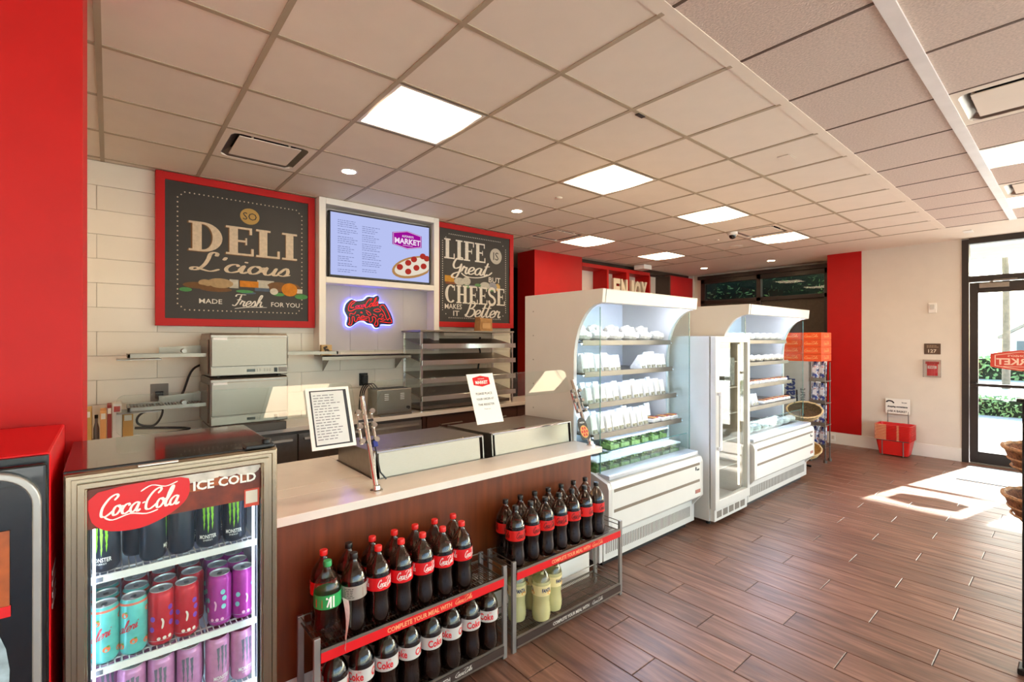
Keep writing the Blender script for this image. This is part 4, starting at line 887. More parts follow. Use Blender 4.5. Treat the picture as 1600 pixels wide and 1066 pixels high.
for a, b, y in ((.004, .016, -.002), (.026, .042, -.005)):
    MB().ring([(CX0+a, .06+a), (CX1-a, .06+a), (CX1-a, CT-.004-a), (CX0+a, CT-.004-a)], [(CX0+b, .06+b), (CX1-b, .06+b), (CX1-b, CT-.004-b), (CX0+b, CT-.004-b)], 'y', CYF+y, CYF+.006).build('door_moulding', MATS['champagne_steel'], door, bevel=.002)
GX0, GX1, GZ1 = CX0+FW, CX1-FW, CT-.004-FW
MB().box(GX0, CYF+.018, .107, GX1, CYF+.024, GZ1).build('door_glass', M_GLASS, door)
MB().box(GX0, CYF+.0285, .107, GX0+.006, CYF+.036, GZ1).box(GX1-.006, CYF+.0285, .107, GX1, CYF+.036, GZ1).build('gasket', M_BLACK, door)
for x in (GX0+.012, GX1-.012): MB().box(x-.003, CYF+.050, .25, x+.003, CYF+.056, CT-.07).build('led_strip', emitm('can_cooler_led', '#dbe6ff', 5), t)
MB().box(CX1-.09, CYF+.0, CT, CX1-.01, CYF+.06, CT+.012).tube([(CX1-.03, CYF+.01, CT+.012), (CX1-.03, CYF+.01, CT+.026)], .014, 10).build('hinge', M_BLACK, t, bevel=.003)
MB().box(CX0+.15, CYF-.012, CT-.0045, CX0+.24, CYF+.002, CT-.0015).build('door_clip', M_WHITEPL, t)
# header print behind the glass
hy = CYF+.0165
hm = lambda k: plane_map((0, hy-.0006*k, 0))
H0, H1 = 1.172, GZ1
MB().flat(rect2(GX0, H0, GX1, H1), plane_map((0, hy+.001, 0))).build('header_print', mat('cola_splash_print', '#6b2408', .4, var=.4, vscale=28), door, recalc=False)
lettering('header_ice', [clip_x(disc2(GX0+.4*f*1.0, H1-.012*g_, .035, .02, 14), GX1) for f, g_ in ((.44, 1.6), (.56, .6), (.66, 1.0), (.80, .4), (.93, .8))] + [rect2(GX0+.12, H1-.012, GX1, H1)], hm(0), mat('ice_print', '#cfc4b8', .4, var=.25, vscale=30), door)
lettering('header_ice_edge', [clip_x(disc2(GX0+.4*f, H1-.03-.004*g_, .03, .012, 14), GX1) for f, g_ in ((.47, 1), (.6, 3), (.74, 1), (.88, 2))], hm(1), mat('amber_print', '#9a4a18', .4, var=.4, vscale=40), door)
P = [(GX0+.004, 1.205), (GX0+.02, H1-.012), (GX0+.20, H1-.004), (GX0+.222, H1-.035), (GX0+.215, 1.21), (GX0+.19, 1.185), (GX0+.155, 1.165), (GX0+.11, 1.152), (GX0+.06, 1.155), (GX0+.025, 1.17)]
MB().add([hm(2)(*p) for p in smooth_line(P, 3, True)], [tuple(range(len(P)*3))]).build('header_badge', M_SCRRED, door, recalc=False)
lettering('badge_lettering', [fit(cola_logo(.055), .175)], plane_map((GX0+.113, hy-.002, 1.222), (1, 0, 0)), M_PAPER, door)
lettering('header_lettering', [fit(text('ICE COLD', .028, .03), .165)], plane_map((GX0+.313, hy-.002, 1.242)), M_PAPER, door)
MB().flat(rect2(GX1-.045, 1.150, GX1-.003, 1.205), hm(2)).build('red_sticker', M('#c8442c', .5), door, recalc=False)
MB().flat(rect2(GX1-.041, 1.161, GX1-.008, 1.200), hm(3)).build('sticker_face', M('#cfc4b4', .5), door, recalc=False)
# striped flag decal on the cabinet side
for k in range(7):
    z = .98+k*.028
    MB().box(CX0-.001, CYF+.06, z, CX0, CYF+.16, z+.014).build('side_stripe', M_PAPER, t)
MB().box(CX0-.0008, CYF+.06, .98, CX0+.0, CYF+.1, 1.06).build('side_patch', M('#23305e', .5), t)
# wire shelves
SH = (1.03, .778, .583, .36)
for z in SH:
    s_ = MB().box(GX0+.0, CYF+.062, z-.022, GX1, CYF+.068, z-.002).build('wire_shelf', M_WHITEPL, t)
    wr = MB()
    for k in range(26):
        x = GX0+.008+k*(GX1-GX0-.016)/25; wr.box(x-.0013, CYF+.066, z-.004, x+.0013, CYB-.04, z-.001)
    for y in (CYF+.1, CYF+.25, CYF+.4): wr.box(GX0, y, z-.008, GX1, y+.004, z-.004)
    q = wr.build('shelf_wire', M_WHITEPL, s_); q['kind'] = 'stuff'
    MB().box(GX0+.01, CYF+.0605, z-.018, GX0+.03, CYF+.0625, z-.006).build('shelf_clip', M('#6d7078', .5), s_)
# cans
CANN = [0]
def can_proto(name, body, lid, deco, rough=.25, metal=.5):
    t = thing(name, 'can', 'can')
    R_, H_ = .033, .157
    MB().lathe([(.024, 0), (.028, .002), (.032, .010), (R_, .016), (R_, H_-.016), (.0315, H_-.010), (.0275, H_-.003)], 20, (0, 0, 0), True, False).build('can_body', mat('can_'+body, body, rough, metal, var=.12, vscale=40), t, smooth=True)
    l = MB().lathe([(.0275, H_-.003), (.0285, H_), (.0265, H_), (.0255, H_-.004), (0, H_-.0042)], 20, (0, 0, 0), False, False).build('can_lid', lid, t, smooth=True)
    MB().prism(rrect(-.006, -.012, .006, .006, .005, 3), 'z', H_-.0041, H_-.0025).build('pull_tab', M_CHROME, l)
    deco(t, R_+.0003, H_); return t
def claw(c):
    def f(t, R_, H_):
        gs = []
        rr = random.Random(4)
        for dx, h0, h1 in ((-.011, .055, .128), (0, .045, .132), (.011, .055, .128)):
            gs.append(([(dx-.0042, h1), (dx+.0042, h1+.002), (dx+.0030, h1-.022), (dx+.0042, h1-.026), (dx+.0022, h0+.026), (dx+.0032, h0+.022), (dx+.0004, h0), (dx-.0012, h0+.020), (dx-.0002, h0+.024), (dx-.0028, h1-.030), (dx-.0016, h1-.026)], [tuple(range(11))]))
        lettering('claw_mark', gs, cyl_map(R_, 0), M(c, .4), t)
        lettering('can_lettering', [shift(fit(text('MONSTER', .012, .02), .046), 0, .036), shift(fit(text('ENERGY', .005, .0), .025), 0, .025)], cyl_map(R_, 0), M_PAPER, t)
        lettering('back_panel', [shift(rect2(-.014, -.03, .014, .045), .085, .07)], cyl_map(R_, 0), M('#c9ccd2', .4), t)
    return f
def fruit(c1, c2, scr):
    def f(t, R_, H_):
        lettering('fruit_print', [disc2(x, z, .009, .008, 12) for x, z in ((-.02, .028), (.012, .04), (.045, .03), (-.045, .05), (.07, .06), (-.07, .035), (-.01, .115), (.05, .12), (.09, .1))], cyl_map(R_, 0), M(c1, .4), t)
        lettering('leaf_print', [disc2(x+.004, z+.007, .004, .003, 8) for x, z in ((-.02, .028), (.012, .04), (.045, .03), (-.045, .05), (-.01, .115), (.05, .12))], cyl_map(R_+.0002, 0), M(c2, .4), t)
        if scr: lettering('can_lettering', [fit(script('aleri', .03, .1, .3), .05)], lambda x, y: cyl_map(R_+.0004, 0)(x, y+.083+x*.35), M(scr, .4), t)
        MB().lathe([(R_, .141), (R_-.0012, .147)], 20, (0, 0, 0), False, False).build('top_band', M('#d8694f', .35), t, smooth=True)
    return f
def berry(c1, c2):
    def f(t, R_, H_):
        lettering('berry_print', [disc2(x, z, .007, .008, 10) for x, z in ((.02, .06), (.022, .085), (.018, .105), (-.03, .05), (-.028, .08), (.07, .07), (.072, .1), (-.07, .06))], cyl_map(R_, 0), M(c1, .4), t)
        lettering('can_print', [disc2(x, .022, .005, .005, 8) for x in (-.012, .002, .016)] + [ribbon([(-.004, .05), (-.001, .068), (-.005, .08)], .005, 3, False)], cyl_map(R_+.0002, 0), M(c2, .4), t)
        MB().lathe([(R_-.003, .0085), (R_, .0165)], 20, (0, 0, 0), False, False).build('base_band', M('#9cc7c9', .35), t, smooth=True)
    return f
M_LID = mat('can_lid_metal', '#d3d3d3', .35, .5)
KB = Proto(can_proto('energy_drink_can', '#1b2430', M_LID, claw('#8fd62b'), .3, .3))
KT = Proto(can_proto('soda_can', '#63c3bd', M_LID, fruit('#e8764a', '#6f9a3c', '#c0303a'), .3, .25))
KR = Proto(can_proto('soda_can', '#c4202c', M_LID, berry('#7a3fae', '#e7d6c8'), .3, .3))
KP = Proto(can_proto('soda_can', '#b23b9b', M_LID, berry('#8ad0cf', '#f3b6d8'), .3, .3))
KL = Proto(can_proto('energy_drink_can', '#cf8fb6', M('#b0506f', .3, metal=.7), claw('#6d6f7c'), .3, .3))
KG = Proto(can_proto('energy_drink_can', '#c98bb8', M_LID, claw('#6d6f7c'), .3, .3))
def cans(z, lst, row_names, grp):
    for rown, y, items in lst:
        for k, (x, pr, desc) in enumerate(items):
            pr.place((x, y, z), '%s %s from the black cooler, %s %s' % (ORD[k], desc, rown, row_names), RND.uniform(-.45, .25)+ (.0 if pr is not KB else (-.15, 1.5, 1.7, -.05, -.1, 0)[k]), grp)
F0 = CYF+.105
blk = 'black green-clawed can'
cans(SH[0], [('front row', F0, [(-.008, KB, blk), (.099, KB, blk), (.168, KB, blk), (.238, KB, blk), (.308, KB, blk)]),
             ('second row', F0+.072, [(-.008, KB, blk), (.062, KB, blk), (.133, KB, blk), (.203, KB, blk), (.274, KB, blk), (.325, KB, blk)])], 'on the top cooler shelf', 'cans on the top cooler shelf')
te, rd, pu, pk = 'teal orange-dotted can', 'red berry can', 'magenta can', 'pale pink clawed can'
cans(SH[1], [('front row', F0, [(-.010, KT, te), (.054, KT, te), (.118, KR, rd), (.180, KR, rd), (.268, KP, pu), (.333, KP, pu)]),
             ('second row', F0+.07, [(-.008, KT, te), (.062, KT, te), (.132, KR, rd), (.202, KR, rd), (.272, KP, pu), (.33, KP, pu)]),
             ('third row', F0+.14, [(-.008, KT, te), (.062, KR, rd), (.132, KR, rd), (.202, KR, rd), (.272, KP, pu), (.33, KP, pu)]),
             ('fourth row', F0+.21, [(.062, KR, rd), (.132, KR, rd), (.202, KR, rd), (.272, KP, pu)])], 'on the middle cooler shelf', 'cans on the middle cooler shelf')
cans(SH[2], [('front row', F0, [(.05, KG, 'silver-lidded '+pk), (.118, KG, 'silver-lidded '+pk), (.188, KG, 'silver-lidded '+pk), (.262, KL, pk), (.33, KL, pk)]),
             ('second row', F0+.07, [(-.008, KG, 'silver-lidded '+pk), (.062, KG, 'silver-lidded '+pk), (.132, KG, 'silver-lidded '+pk), (.202, KG, 'silver-lidded '+pk), (.272, KL, pk), (.332, KL, pk)])], 'on the lower shelf', 'cans on the lower cooler shelf')
# black display cooler
t = thing('display_cooler', 'black fronted red display cooler with rounded grey trim', 'cooler', (-.43, 1.88, 0))
A0, A1, AY0, AY1, AT = -.80, -.112, 1.60, 2.165, 1.392
MB().box(A0, AY0+.05, 0, A1, AY1, AT).build('cabinet', M_SCRRED, t, bevel=.006)
MB().box(A0+.005, AY0+.035, .02, A1-.002, AY0+.05, AT-.005).build('front_board', M_BLACK, t)
cd = MB().box(A0+.01, AY0+.014, .06, A1-.004, AY0+.035, AT-.02).build('door', M_BLACKG, t, bevel=.006)
MB().ring(rrect(A0+.03, .10, A1-.012, AT-.028, .085, 8), rrect(A0+.046, .116, A1-.028, AT-.044, .07, 8), 'y', AY0-.004, AY0+.016).build('door_trim', mat('grey_trim', '#a9a5a0', .3, .6), cd, bevel=.003)
MB().box(A0+.08, AY0+.010, 1.04, -.178, AY0+.0125, 1.225).build('poster', mat('cola_poster', '#9a4a1c', .4, var=.6, vscale=12), cd)
MB().box(A0+.08, AY0+.008, 1.025, -.176, AY0+.012, 1.05).build('poster_band', M_SCRRED, cd)
lettering('poster_lettering', [fit(cola_logo(.02), .1)], plane_map((-.30, AY0+.0075, 1.038)), M_PAPER, cd)
for k in range(4):
    z = .98+k*.028
    MB().box(A1, AY0+.1, z, A1+.001, AY0+.2, z+.014).build('side_stripe', M_PAPER, t)
lettering('bottle_print', [shift(([(-.028, 0), (.028, 0), (.03, .08), (.024, .13), (.012, .17), (.012, .19), (-.012, .19), (-.012, .17), (-.024, .13), (-.03, .08)], [tuple(range(10))]), x, .82) for x in (-.208, -.28, -.35)], plane_map((0, AY0+.012, 0)), mat('bottle_print', '#9fb0b8', .3, var=.3, vscale=30), cd)

# ================================================================== BOTTLE RACKS AND BOTTLES
def rack(x0, x1, label, low_text):
    t = thing('bottle_rack', label, 'rack', ((x0+x1)/2, 2.06, 0), 'low wire bottle racks before the counter')
    Y0, Y1 = 1.955, 2.165; M_L = mat('grey_rack_steel', '#98948f', .35, .6)
    for x in (x0, x1):
        for y in (Y0, Y1): MB().box(x-.013, y-.008, 0, x+.013, y+.008, .485).build('leg', M_L, t, bevel=.002)
    for zi, z in enumerate((.43, .075)):
        s_ = MB().box(x0+.013, Y0-.010, z-.002, x1-.013, Y0-.004, z+.010).box(x0+.013, Y1+.004, z-.002, x1-.013, Y1+.01, z+.010).box(x0+.013, Y0-.006, z-.006, x0+.019, Y1+.006, z).box(x1-.019, Y0-.006, z-.006, x1-.013, Y1+.006, z).build('shelf', M_STEEL, t)
        wr = MB(); n = int((x1-x0)/.014)
        for k in range(1, n): wr.box(x0+k*(x1-x0)/n-.0012, Y0-.004, z-.004, x0+k*(x1-x0)/n+.0012, Y1+.004, z-.001)
        for y in (Y0+.05, Y0+.105, Y0+.16): wr.box(x0+.014, y, z-.008, x1-.014, y+.004, z-.004)
        q = wr.build('shelf_wire', M_STEEL, s_); q['kind'] = 'stuff'
        for x in (x0, x1):
            for dz in (.025, .05): MB().tube([(x, Y0, z+dz), (x, Y1, z+dz)], .003, 6).build('side_wire', M_STEEL, s_)
        MB().tube([(x0, Y1, z+.05), (x1, Y1, z+.05)], .003, 6).build('back_wire', M_STEEL, s_)
        if zi == 0:
            st = MB().box(x0+.013, Y0-.0135, z-.044, x1-.013, Y0-.010, z-.003).build('price_strip', M_SCRRED, t)
            xc = (x0+x1)/2+.04
            lettering('strip_lettering', [shift(fit(text('COMPLETE YOUR MEAL WITH', .022, .03), .33), -.06, 0), shift(fit(cola_logo(.022), .10), .175, .001)], plane_map((xc, Y0-.0145, z-.0235)), M('#f0a070', .5), st)
            MB().box(x0+.013, Y0-.0138, z-.003, x1-.013, Y0-.004, z+.010).build('strip_cap', M_STEEL, st)
        else:
            st = MB().box(x0+.013, Y0-.0135, z-.042, x1-.013, Y0-.010, z-.003).build('price_strip', M('#3a2a24', .4), t)
            lettering('strip_lettering', [shift(fit(text('COMPLETE YOUR MEAL WITH', .02, .03), .31), -.06, 0), shift(fit(cola_logo(.02), .10), .175, .001)], plane_map(((x0+x1)/2+.04, Y0-.0145, z-.0235)), M('#c9c2b8', .5), st)
            MB().box(x0+.013, Y0-.0138, z-.052, x1-.013, Y0-.008, z-.042).build('strip_cap', M_STEEL, st)
    return t
rack(.63, 1.588, 'grey wire bottle rack next to the can cooler', '')
rack(1.652, 2.565, 'grey wire bottle rack next to the open cooler', '')
BP = [(.030, .004), (.040, 0), (.049, .006), (.0535, .03), (.054, .06), (.0505, .085), (.0485, .11), (.050, .128), (.0535, .146), (.054, .21), (.0525, .224)]
NP = [(.0525, .224), (.048, .242), (.040, .258), (.029, .274), (.019, .288), (.0145, .297), (.0135, .303), (.0165, .304), (.0165, .307), (.0135, .308)]
def bottle(name, liquid, cap, lab, deco, neck=None, labz=(.150, .206)):
    t = thing(name, 'bottle', 'bottle')
    MB().lathe(BP, 20, (0, 0, 0), True, True).build('bottle_body', liquid, t, smooth=True)
    MB().lathe(NP, 20, (0, 0, 0), False, True).build('bottle_neck', neck or M_NECK, t, smooth=True)
    MB().lathe([(.0165, .305), (.0168, .307), (.0168, .324), (.0155, .327), (0, .3275)], 16, (0, 0, 0), False, False).build('bottle_cap', cap, t, smooth=True)
    if lab:
        l = MB().lathe([(.0544, labz[0]), (.0546, labz[0]+.002), (.0546, labz[1]-.002), (.0544, labz[1])], 24, (0, 0, 0), False, False).build('bottle_label', lab, t, smooth=True)
        deco(t, l)
    return t
CM = lambda z: cyl_map(.0550, z)
def d_cola(c):
    def f(t, l): lettering('label_lettering', [shift(fit(cola_logo(.03), .075), o, 0) for o in (0, .115, -.115)], CM(.18), c, l)
    return f
def d_coke(t, l):
    lettering('label_lettering', [shift(fit(text('Coke', .034, .03), .075), o, 0) for o in (0, .112, -.112)], CM(.178), M_SCRRED, l)
    lettering('label_print', [shift(fit(text('Diet', .009, .0), .014), o, .021) for o in (.02, .132, -.092)], CM(.178), M_SCRRED, l)
def d_grey(t, l):
    lettering('label_print', [dashes([(.018-.007*k, .9) for k in range(6)], -.05, .0, .003, random.Random(2), .004, .006, .014)], CM(.178), M('#5a5450', .5), l)
    lettering('label_lettering', [shift(rect2(-.018, -.02, .018, .016), .05, 0)], CM(.178), M('#8a3a34', .5), l)
def d_green(t, l):
    lettering('label_lettering', [shift(fit(text('7', .04, .03), .02), .0, .0), shift(rect2(-.03, -.024, -.012, .022), .035, 0)], CM(.178), M_PAPER, l)
    lettering('label_print', [rect2(-.055, -.02, -.025, .012)], CM(.178), M('#c02a28', .5), l)
    V = []; N = 8
    for k in range(N+1):
        a = k/N; x, y, z = .056+.012*sin(a*3), -.02-.03*a, .17-.19*a
        V += [(x, y, z), (x+.012+.010*cos(a*4), y-.022, z-.008)]
    MB().add(V, [(2*k, 2*k+1, 2*k+3, 2*k+2) for k in range(N)]).build('torn_label', M_PAPER, t, recalc=False)
def d_fanta(t, l):
    lettering('label_lettering', [shift(fit(text('FANTA', .022, .04), .06), o, .004) for o in (0, .112, -.112)], CM(.178), M('#27305e', .5), l)
    lettering('label_print', [shift(disc2(.02, -.014, .016, .011, 12), o, 0) for o in (0, .112, -.112)], CM(.178), M('#e39a3a', .5), l)
M_CAPR = M('#e0231f', .35); M_CAPK = M('#15110f', .35); M_CAPS = M('#b9b4ac', .35); M_CAPG = M('#2fa05a', .35); M_CAPB = M('#2a3fa0', .35)
BR = Proto(bottle('cola_bottle', M_COLA, M_CAPR, M_SCRRED, d_cola(M_PAPER)))
BZ = Proto(bottle('cola_bottle', M_COLA, M_CAPK, M('#dc1f1c', .35), d_cola(M('#160806', .4))))
BD = Proto(bottle('cola_bottle', M_COLA, M_CAPS, M('#c9c4be', .35), d_coke))
BS = Proto(bottle('cola_bottle', M_COLA, M_CAPK, M('#a39a90', .35), d_grey))
BG = Proto(bottle('soda_bottle', glass('pale_soda', (.78, .76, .68), 1.33, .02, 1.6), M_CAPG, M('#22a052', .35), d_green, glass('clear_plastic', (.9, .92, .88), 1.4, .03, 1.6)))
BF = Proto(bottle('soda_bottle', mat('cloudy_lemonade', '#c3bb84', .2, var=.06, coat=.5), M_CAPB, M('#e8d69a', .35), d_fanta, glass('lemon_shoulder', (.80, .80, .62), 1.45, .04, 1.8)))
def rz(): return RND.uniform(-.45, .45)
for row, y, nm in ((0, 2.012, 'front'), (1, 2.125, 'back')):
    for k in range(7):
        x = .692+k*.1108+(.022 if row else 0)
        if row == 0: pr, d = ((BG, 'torn green label soda bottle') if k == 0 else (BS, 'grey label cola bottle') if k == 1 else (BR, 'red capped cola bottle'))
        else: pr, d = (BS, 'black capped cola bottle') if k == 1 else (BR, 'red capped cola bottle')
        pr.place((x, y, .4305), '%s %s from the can cooler, %s row, top of that rack' % (ORD[k], d, nm), rz() if k > 1 else -.25, 'large bottles on the first rack top shelf')
    for k in range(8):
        x = .718+k*.1135 if row == 0 else .735+k*.111
        BD.place((x, y-.012, .0755), '%s silver capped diet cola bottle from the can cooler, %s row, bottom shelf' % (ORD[k], nm), rz()*2, 'large bottles on the first rack bottom shelf')
    for k in range(7):
        x = 1.712+k*.1135+(.022 if row else 0)
        BZ.place((x, y, .4305), '%s black capped red label cola bottle, %s row, rack beside the open cooler' % (ORD[k], nm), rz(), 'large bottles on the second rack top shelf')
for x, y, d in ((1.785, 2.085, 'lemonade bottle, blue cap, nearest the other rack'), (1.895, 2.0, 'lemonade bottle, blue cap, second, standing forward'), (1.935, 2.12, 'lemonade bottle, blue cap, third, standing behind'), (2.02, 2.03, 'lemonade bottle, blue cap, last before the empty shelf')):
    BF.place((x, y, .0755), d, rz(), 'lemonade bottles on the second rack bottom shelf')

# ================================================================== OPEN COOLERS
M_INNER = mat('cooler_inner_white', '#e6ecf4', .4, var=.02)
M_SHELF = mat('cooler_shelf_steel', '#7d766c', .4, .6)
M_LEDGE = mat('cooler_ledge_steel', '#c6cbd1', .3, .5)
def arc(y0, z0, y1, z1, n=8):      # quarter sweep from canopy lip down to the upright edge
    return [(y0+(y1-y0)*sin(pi/2*k/n), z0+(z1-z0)*(1-cos(pi/2*k/n))) for k in range(n+1)]
def open_cooler(x0, x1, dy, zt, label, shelves):
    t = thing('open_cooler', label, 'open cooler', ((x0+x1)/2, 2.6+dy, 0), 'open front refrigerated merchandisers')
    YB = 3.06+dy; lip = zt-.10; yc = 2.215+dy; ye = 2.50+dy
    side = [(YB, .05), (YB, zt), (yc, zt), (yc+.01, lip)] + arc(yc+.03, lip-.005, ye, 1.50)[0:] + [(ye, .70), (2.31+dy, .685), (2.18+dy, .64), (2.165+dy, .60), (2.165+dy, .30), (2.25+dy, .20), (2.25+dy, .05)]
    for a, b in ((x0, x0+.035), (x1-.035, x1)): MB().prism(side, 'x', a, b).build('side_panel', M_APPL, t, bevel=.003)
    MB().box(x0+.035, YB-.05, .05, x1-.035, YB, zt-.005).build('back_wall', M_INNER, t)
    MB().box(x0+.035, yc+.16, zt-.02, x1-.035, YB-.05, zt-.004).build('canopy_top', M_APPL, t)
    MB().prism([(yc, zt), (yc-.004, zt-.006), (yc+.006, lip), (yc+.03, lip-.004), (yc+.16, zt-.03), (yc+.16, zt)], 'x', x0+.0352, x1-.0352).build('canopy_front', M_APPL, t, bevel=.003)
    MB().box(x0+.06, yc+.10, lip+.012, x1-.06, yc+.13, lip+.024).build('canopy_led', M_LEDW, t)
    fr = MB().prism([(2.32+dy, .66), (2.32+dy, .685), (2.18+dy, .645), (2.165+dy, .60), (2.165+dy, .30), (2.25+dy, .235), (2.30+dy, .235), (2.30+dy, .60)], 'x', x0+.0352, x1-.0352).build('front_panel', M_APPLC, t, bevel=.003)
    for z in (.585, .44): MB().box(x0+.06, 2.163+dy, z-.011, x1-.06, 2.168+dy, z+.011).build('front_groove', M('#7d6f60', .5), fr)
    MB().box(x0+.036, 2.19+dy, .655, x1-.036, 2.30+dy, .69).build('front_ledge', M_LEDGE, fr, bevel=.006)
    MB().box(x1-.13, 2.1622+dy, .335, x1-.05, 2.1655+dy, .365).build('rating_plate', M('#a8685a', .5), fr)
    MB().box(x1-.13, 2.1622+dy, .535, x1-.115, 2.1655+dy, .565).box(x1-.105, 2.1622+dy, .53, x1-.07, 2.1655+dy, .545).build('gauge', M_BLACK, fr)
    bs = MB().box(x0+.05, 2.252+dy, .05, x1-.02, 2.50+dy, .235).build('base_grille', M_APPL, t)
    n = int((x1-x0-.12)/.021)
    for k in range(n): MB().box(x0+.075+k*.021, 2.2505+dy, .10, x0+.083+k*.021, 2.2525+dy, .19).build('grille_slot', M('#6b635a', .6), bs)
    MB().box(x0+.08, 2.29+dy, 0, x1-.08, YB-.05, .05).build('feet_plinth', M_BLACK, t)
    MB().box(x0+.035, 2.32+dy, .64, x1-.035, YB-.05, .665).build('deck', M_STEEL, t)
    for a in (x0+.036, x1-.041):
        g = [(2.275+dy, .69), (ye+.01, .70), (ye+.01, 1.51)] + list(reversed(arc(yc+.05, lip-.02, ye+.01, 1.51)[:-1])) + [(2.275+dy, lip-.03)]
        MB().prism(g, 'x', a, a+.005).build('side_glass', M_GLASSB, t)
        MB().box(a-.0005, 2.272+dy, .69, a+.0055, 2.276+dy, lip-.03).build('glass_edge', M_GEDGE, t)
    MB().box(x0+.045, 2.292+dy, .69, x1-.045, 2.297+dy, .83).build('front_glass', M_GLASSB, t)
    MB().box(x0+.045, 2.291+dy, .83, x1-.045, 2.298+dy, .834).build('glass_edge', M_GEDGE, t)
    for (z, yf) in shelves:
        s_ = MB().box(x0+.05, yf+dy, z-.012, x1-.05, YB-.06, z).build('shelf', M_SHELF, t)
        MB().box(x0+.05, yf+dy-.006, z-.03, x1-.05, yf+dy, z+.012).build('shelf_lip', M_SHELF, s_, bevel=.002)
        MB().box(x0+.08, yf+dy+.02, z-.022, x1-.08, yf+dy+.035, z-.013).build('shelf_led', M_LEDW, s_)
    for k in range(6):
        z = .9+k*.2
        for a in (x0-.001, x1): MB().box(a, 2.95+dy, z, a+.001, 2.96+dy, z+.01).build('side_screw', M('#8c8880', .4), t)
    return t
SHV = ((1.655, 2.46), (1.412, 2.44), (1.175, 2.40), (.950, 2.35))
open_cooler(2.712, 4.022, 0, 2.04, 'white open front cooler at the counter end', SHV)
open_cooler(4.812, 6.42, -.105, 2.022, 'white open front cooler beyond the upright glass door fridge', SHV)
# ---- packed food
M_FILM = mat('clear_film_pack', '#edeeeb', .2, var=.10, vscale=30, coat=.4); M_BREAD = mat('bread', '#c9b08a', .7, var=.2, vscale=30); M_LABW = M('#eceae2', .5)
M_BOXW = glass('clear_box_plastic', (.86, .9, .88), 1.45, .03, 1.0); M_SALAD = mat('salad_green', '#9dbb6a', .6, var=.5, vscale=30); M_SALADD = mat('salad_dark', '#86a55a', .6, var=.5, vscale=40)
def wedge():
    t = thing('sandwich_pack', 's', 'sandwich')
    V = [(-.035, -.06), (.035, -.06), (.035, .06), (-.035, .06)]
    MB().prism([(-.062, 0), (.055, 0), (.062, .018), (-.02, .142), (-.036, .142)], 'x', -.034, .034).build('sandwich_box', M_FILM, t, bevel=.004)
    MB().obox((0, -.0635, 0), (1, 0, 0), (0, .18, .98), (-.024, .024), (.05, .125), (-.001, .001)).build('pack_label', M_LABW, t)
    MB().obox((0, -.0635, 0), (1, 0, 0), (0, .18, .98), (-.028, .028), (.008, .035), (-.001, .001)).build('filling', mat('filling', '#9a9884', .6, var=.6, vscale=60), t)
    return Proto(t)
def roll(c='#d9d6cc', k=1.):
    t = thing('wrapped_roll', 's', 'wrapped food'); rr = random.Random(int(k*10)); V = []; F = []; n, m_ = 10, 7
    for i in range(m_):
        a = i/(m_-1); x = (a-.5)*.17; r = .040*(sin(pi*(.12+.76*a))**.5)*k
        for j in range(n):
            q = 2*pi*j/n; rr_ = r*rr.uniform(.85, 1.12); V.append((x, rr_*1.15*cos(q), .036*k+rr_*.85*sin(q)))
    F = [(i*n+j, i*n+(j+1) % n, (i+1)*n+(j+1) % n, (i+1)*n+j) for i in range(m_-1) for j in range(n)] + [tuple(range(n-1, -1, -1)), tuple(range((m_-1)*n, m_*n))]
    V = [(x, y, max(z, .001)) for x, y, z in V]
    MB().add(V, F).build('wrap', mat('wrap_'+c, c, .3, var=.22, vscale=45, coat=.3), t)
    MB().box(-.03, -.046*k, .03, .03, -.042*k, .055).build('pack_label', M_LABW, t)
    return Proto(t)
def salad():
    t = thing('salad_box', 's', 'salad'); rr = random.Random(8)
    mb = MB()
    for k in range(46):
        c = Vector((rr.uniform(-.058, .058), rr.uniform(-.058, .058), rr.uniform(.012, .052))); u = Vector((rr.gauss(0, 1), rr.gauss(0, 1), rr.gauss(0, 1))).normalized(); v = u.orthogonal().normalized()
        mb.add([c-u*.016, c+v*.010+u*.003, c+u*.016, c-v*.010], [(0, 1, 2, 3)])
    o = mb.build('leaves', M_SALAD, t, recalc=False); o['kind'] = 'stuff'
    MB().box(-.056, -.056, .006, .056, .056, .030).build('salad_base', M_SALADD, t)
    V = []
    for e, z in ((.056, .001), (.066, .062)): V += [(-e, -e, z), (e, -e, z), (e, e, z), (-e, e, z)]
    MB().add(V, [(a, (a+1) % 4, 4+(a+1) % 4, 4+a) for a in range(4)]+[(3, 2, 1, 0)]).build('box_tray', M_BOXW, t)
    MB().box(-.068, -.068, .062, .068, .068, .072).build('box_lid', mat('frosted_lid', '#e6ebe8', .25, var=.08, vscale=30), t, bevel=.003)
    return Proto(t)
def tray():
    t = thing('snack_tray', 's', 'snack'); MB().box(-.065, -.05, .001, .065, .05, .035).build('tray_body', M_FILM, t, bevel=.008)
    for k, c in enumerate(('#8d5a3a', '#c9a048', '#a83a32')): MB().box(-.055+k*.038, -.04, .035, -.022+k*.038, .04, .042).build('snack_piece', M(c, .6), t, bevel=.003)
    return Proto(t)
WG, R1, R2, SA, TR = wedge(), roll(), roll('#d6cdbd', .9), salad(), tray()
def shelf_row(pr, xs, y, z, desc, where, rot=.0, dz=0., scale=None):
    g = '%s on %s' % (desc, where)
    for k, x in enumerate(xs):
        pr.place((x, y+RND.uniform(-.006, .006), z+.0005+dz), '%s %s from the counter, %s' % (ORD[k], desc, where), rot+RND.uniform(-.14, .14), g, (1, 1, 1.36) if pr is SA else (1, 1, RND.uniform(.86, 1.08)) if pr is WG else (scale or (1.05, 1.2, 1.35)) if pr in (R1, R2) else None)
def spread_(a, b, n): return [a+(b-a)*k/(n-1) for k in range(n)]
near = 'of near open cooler'
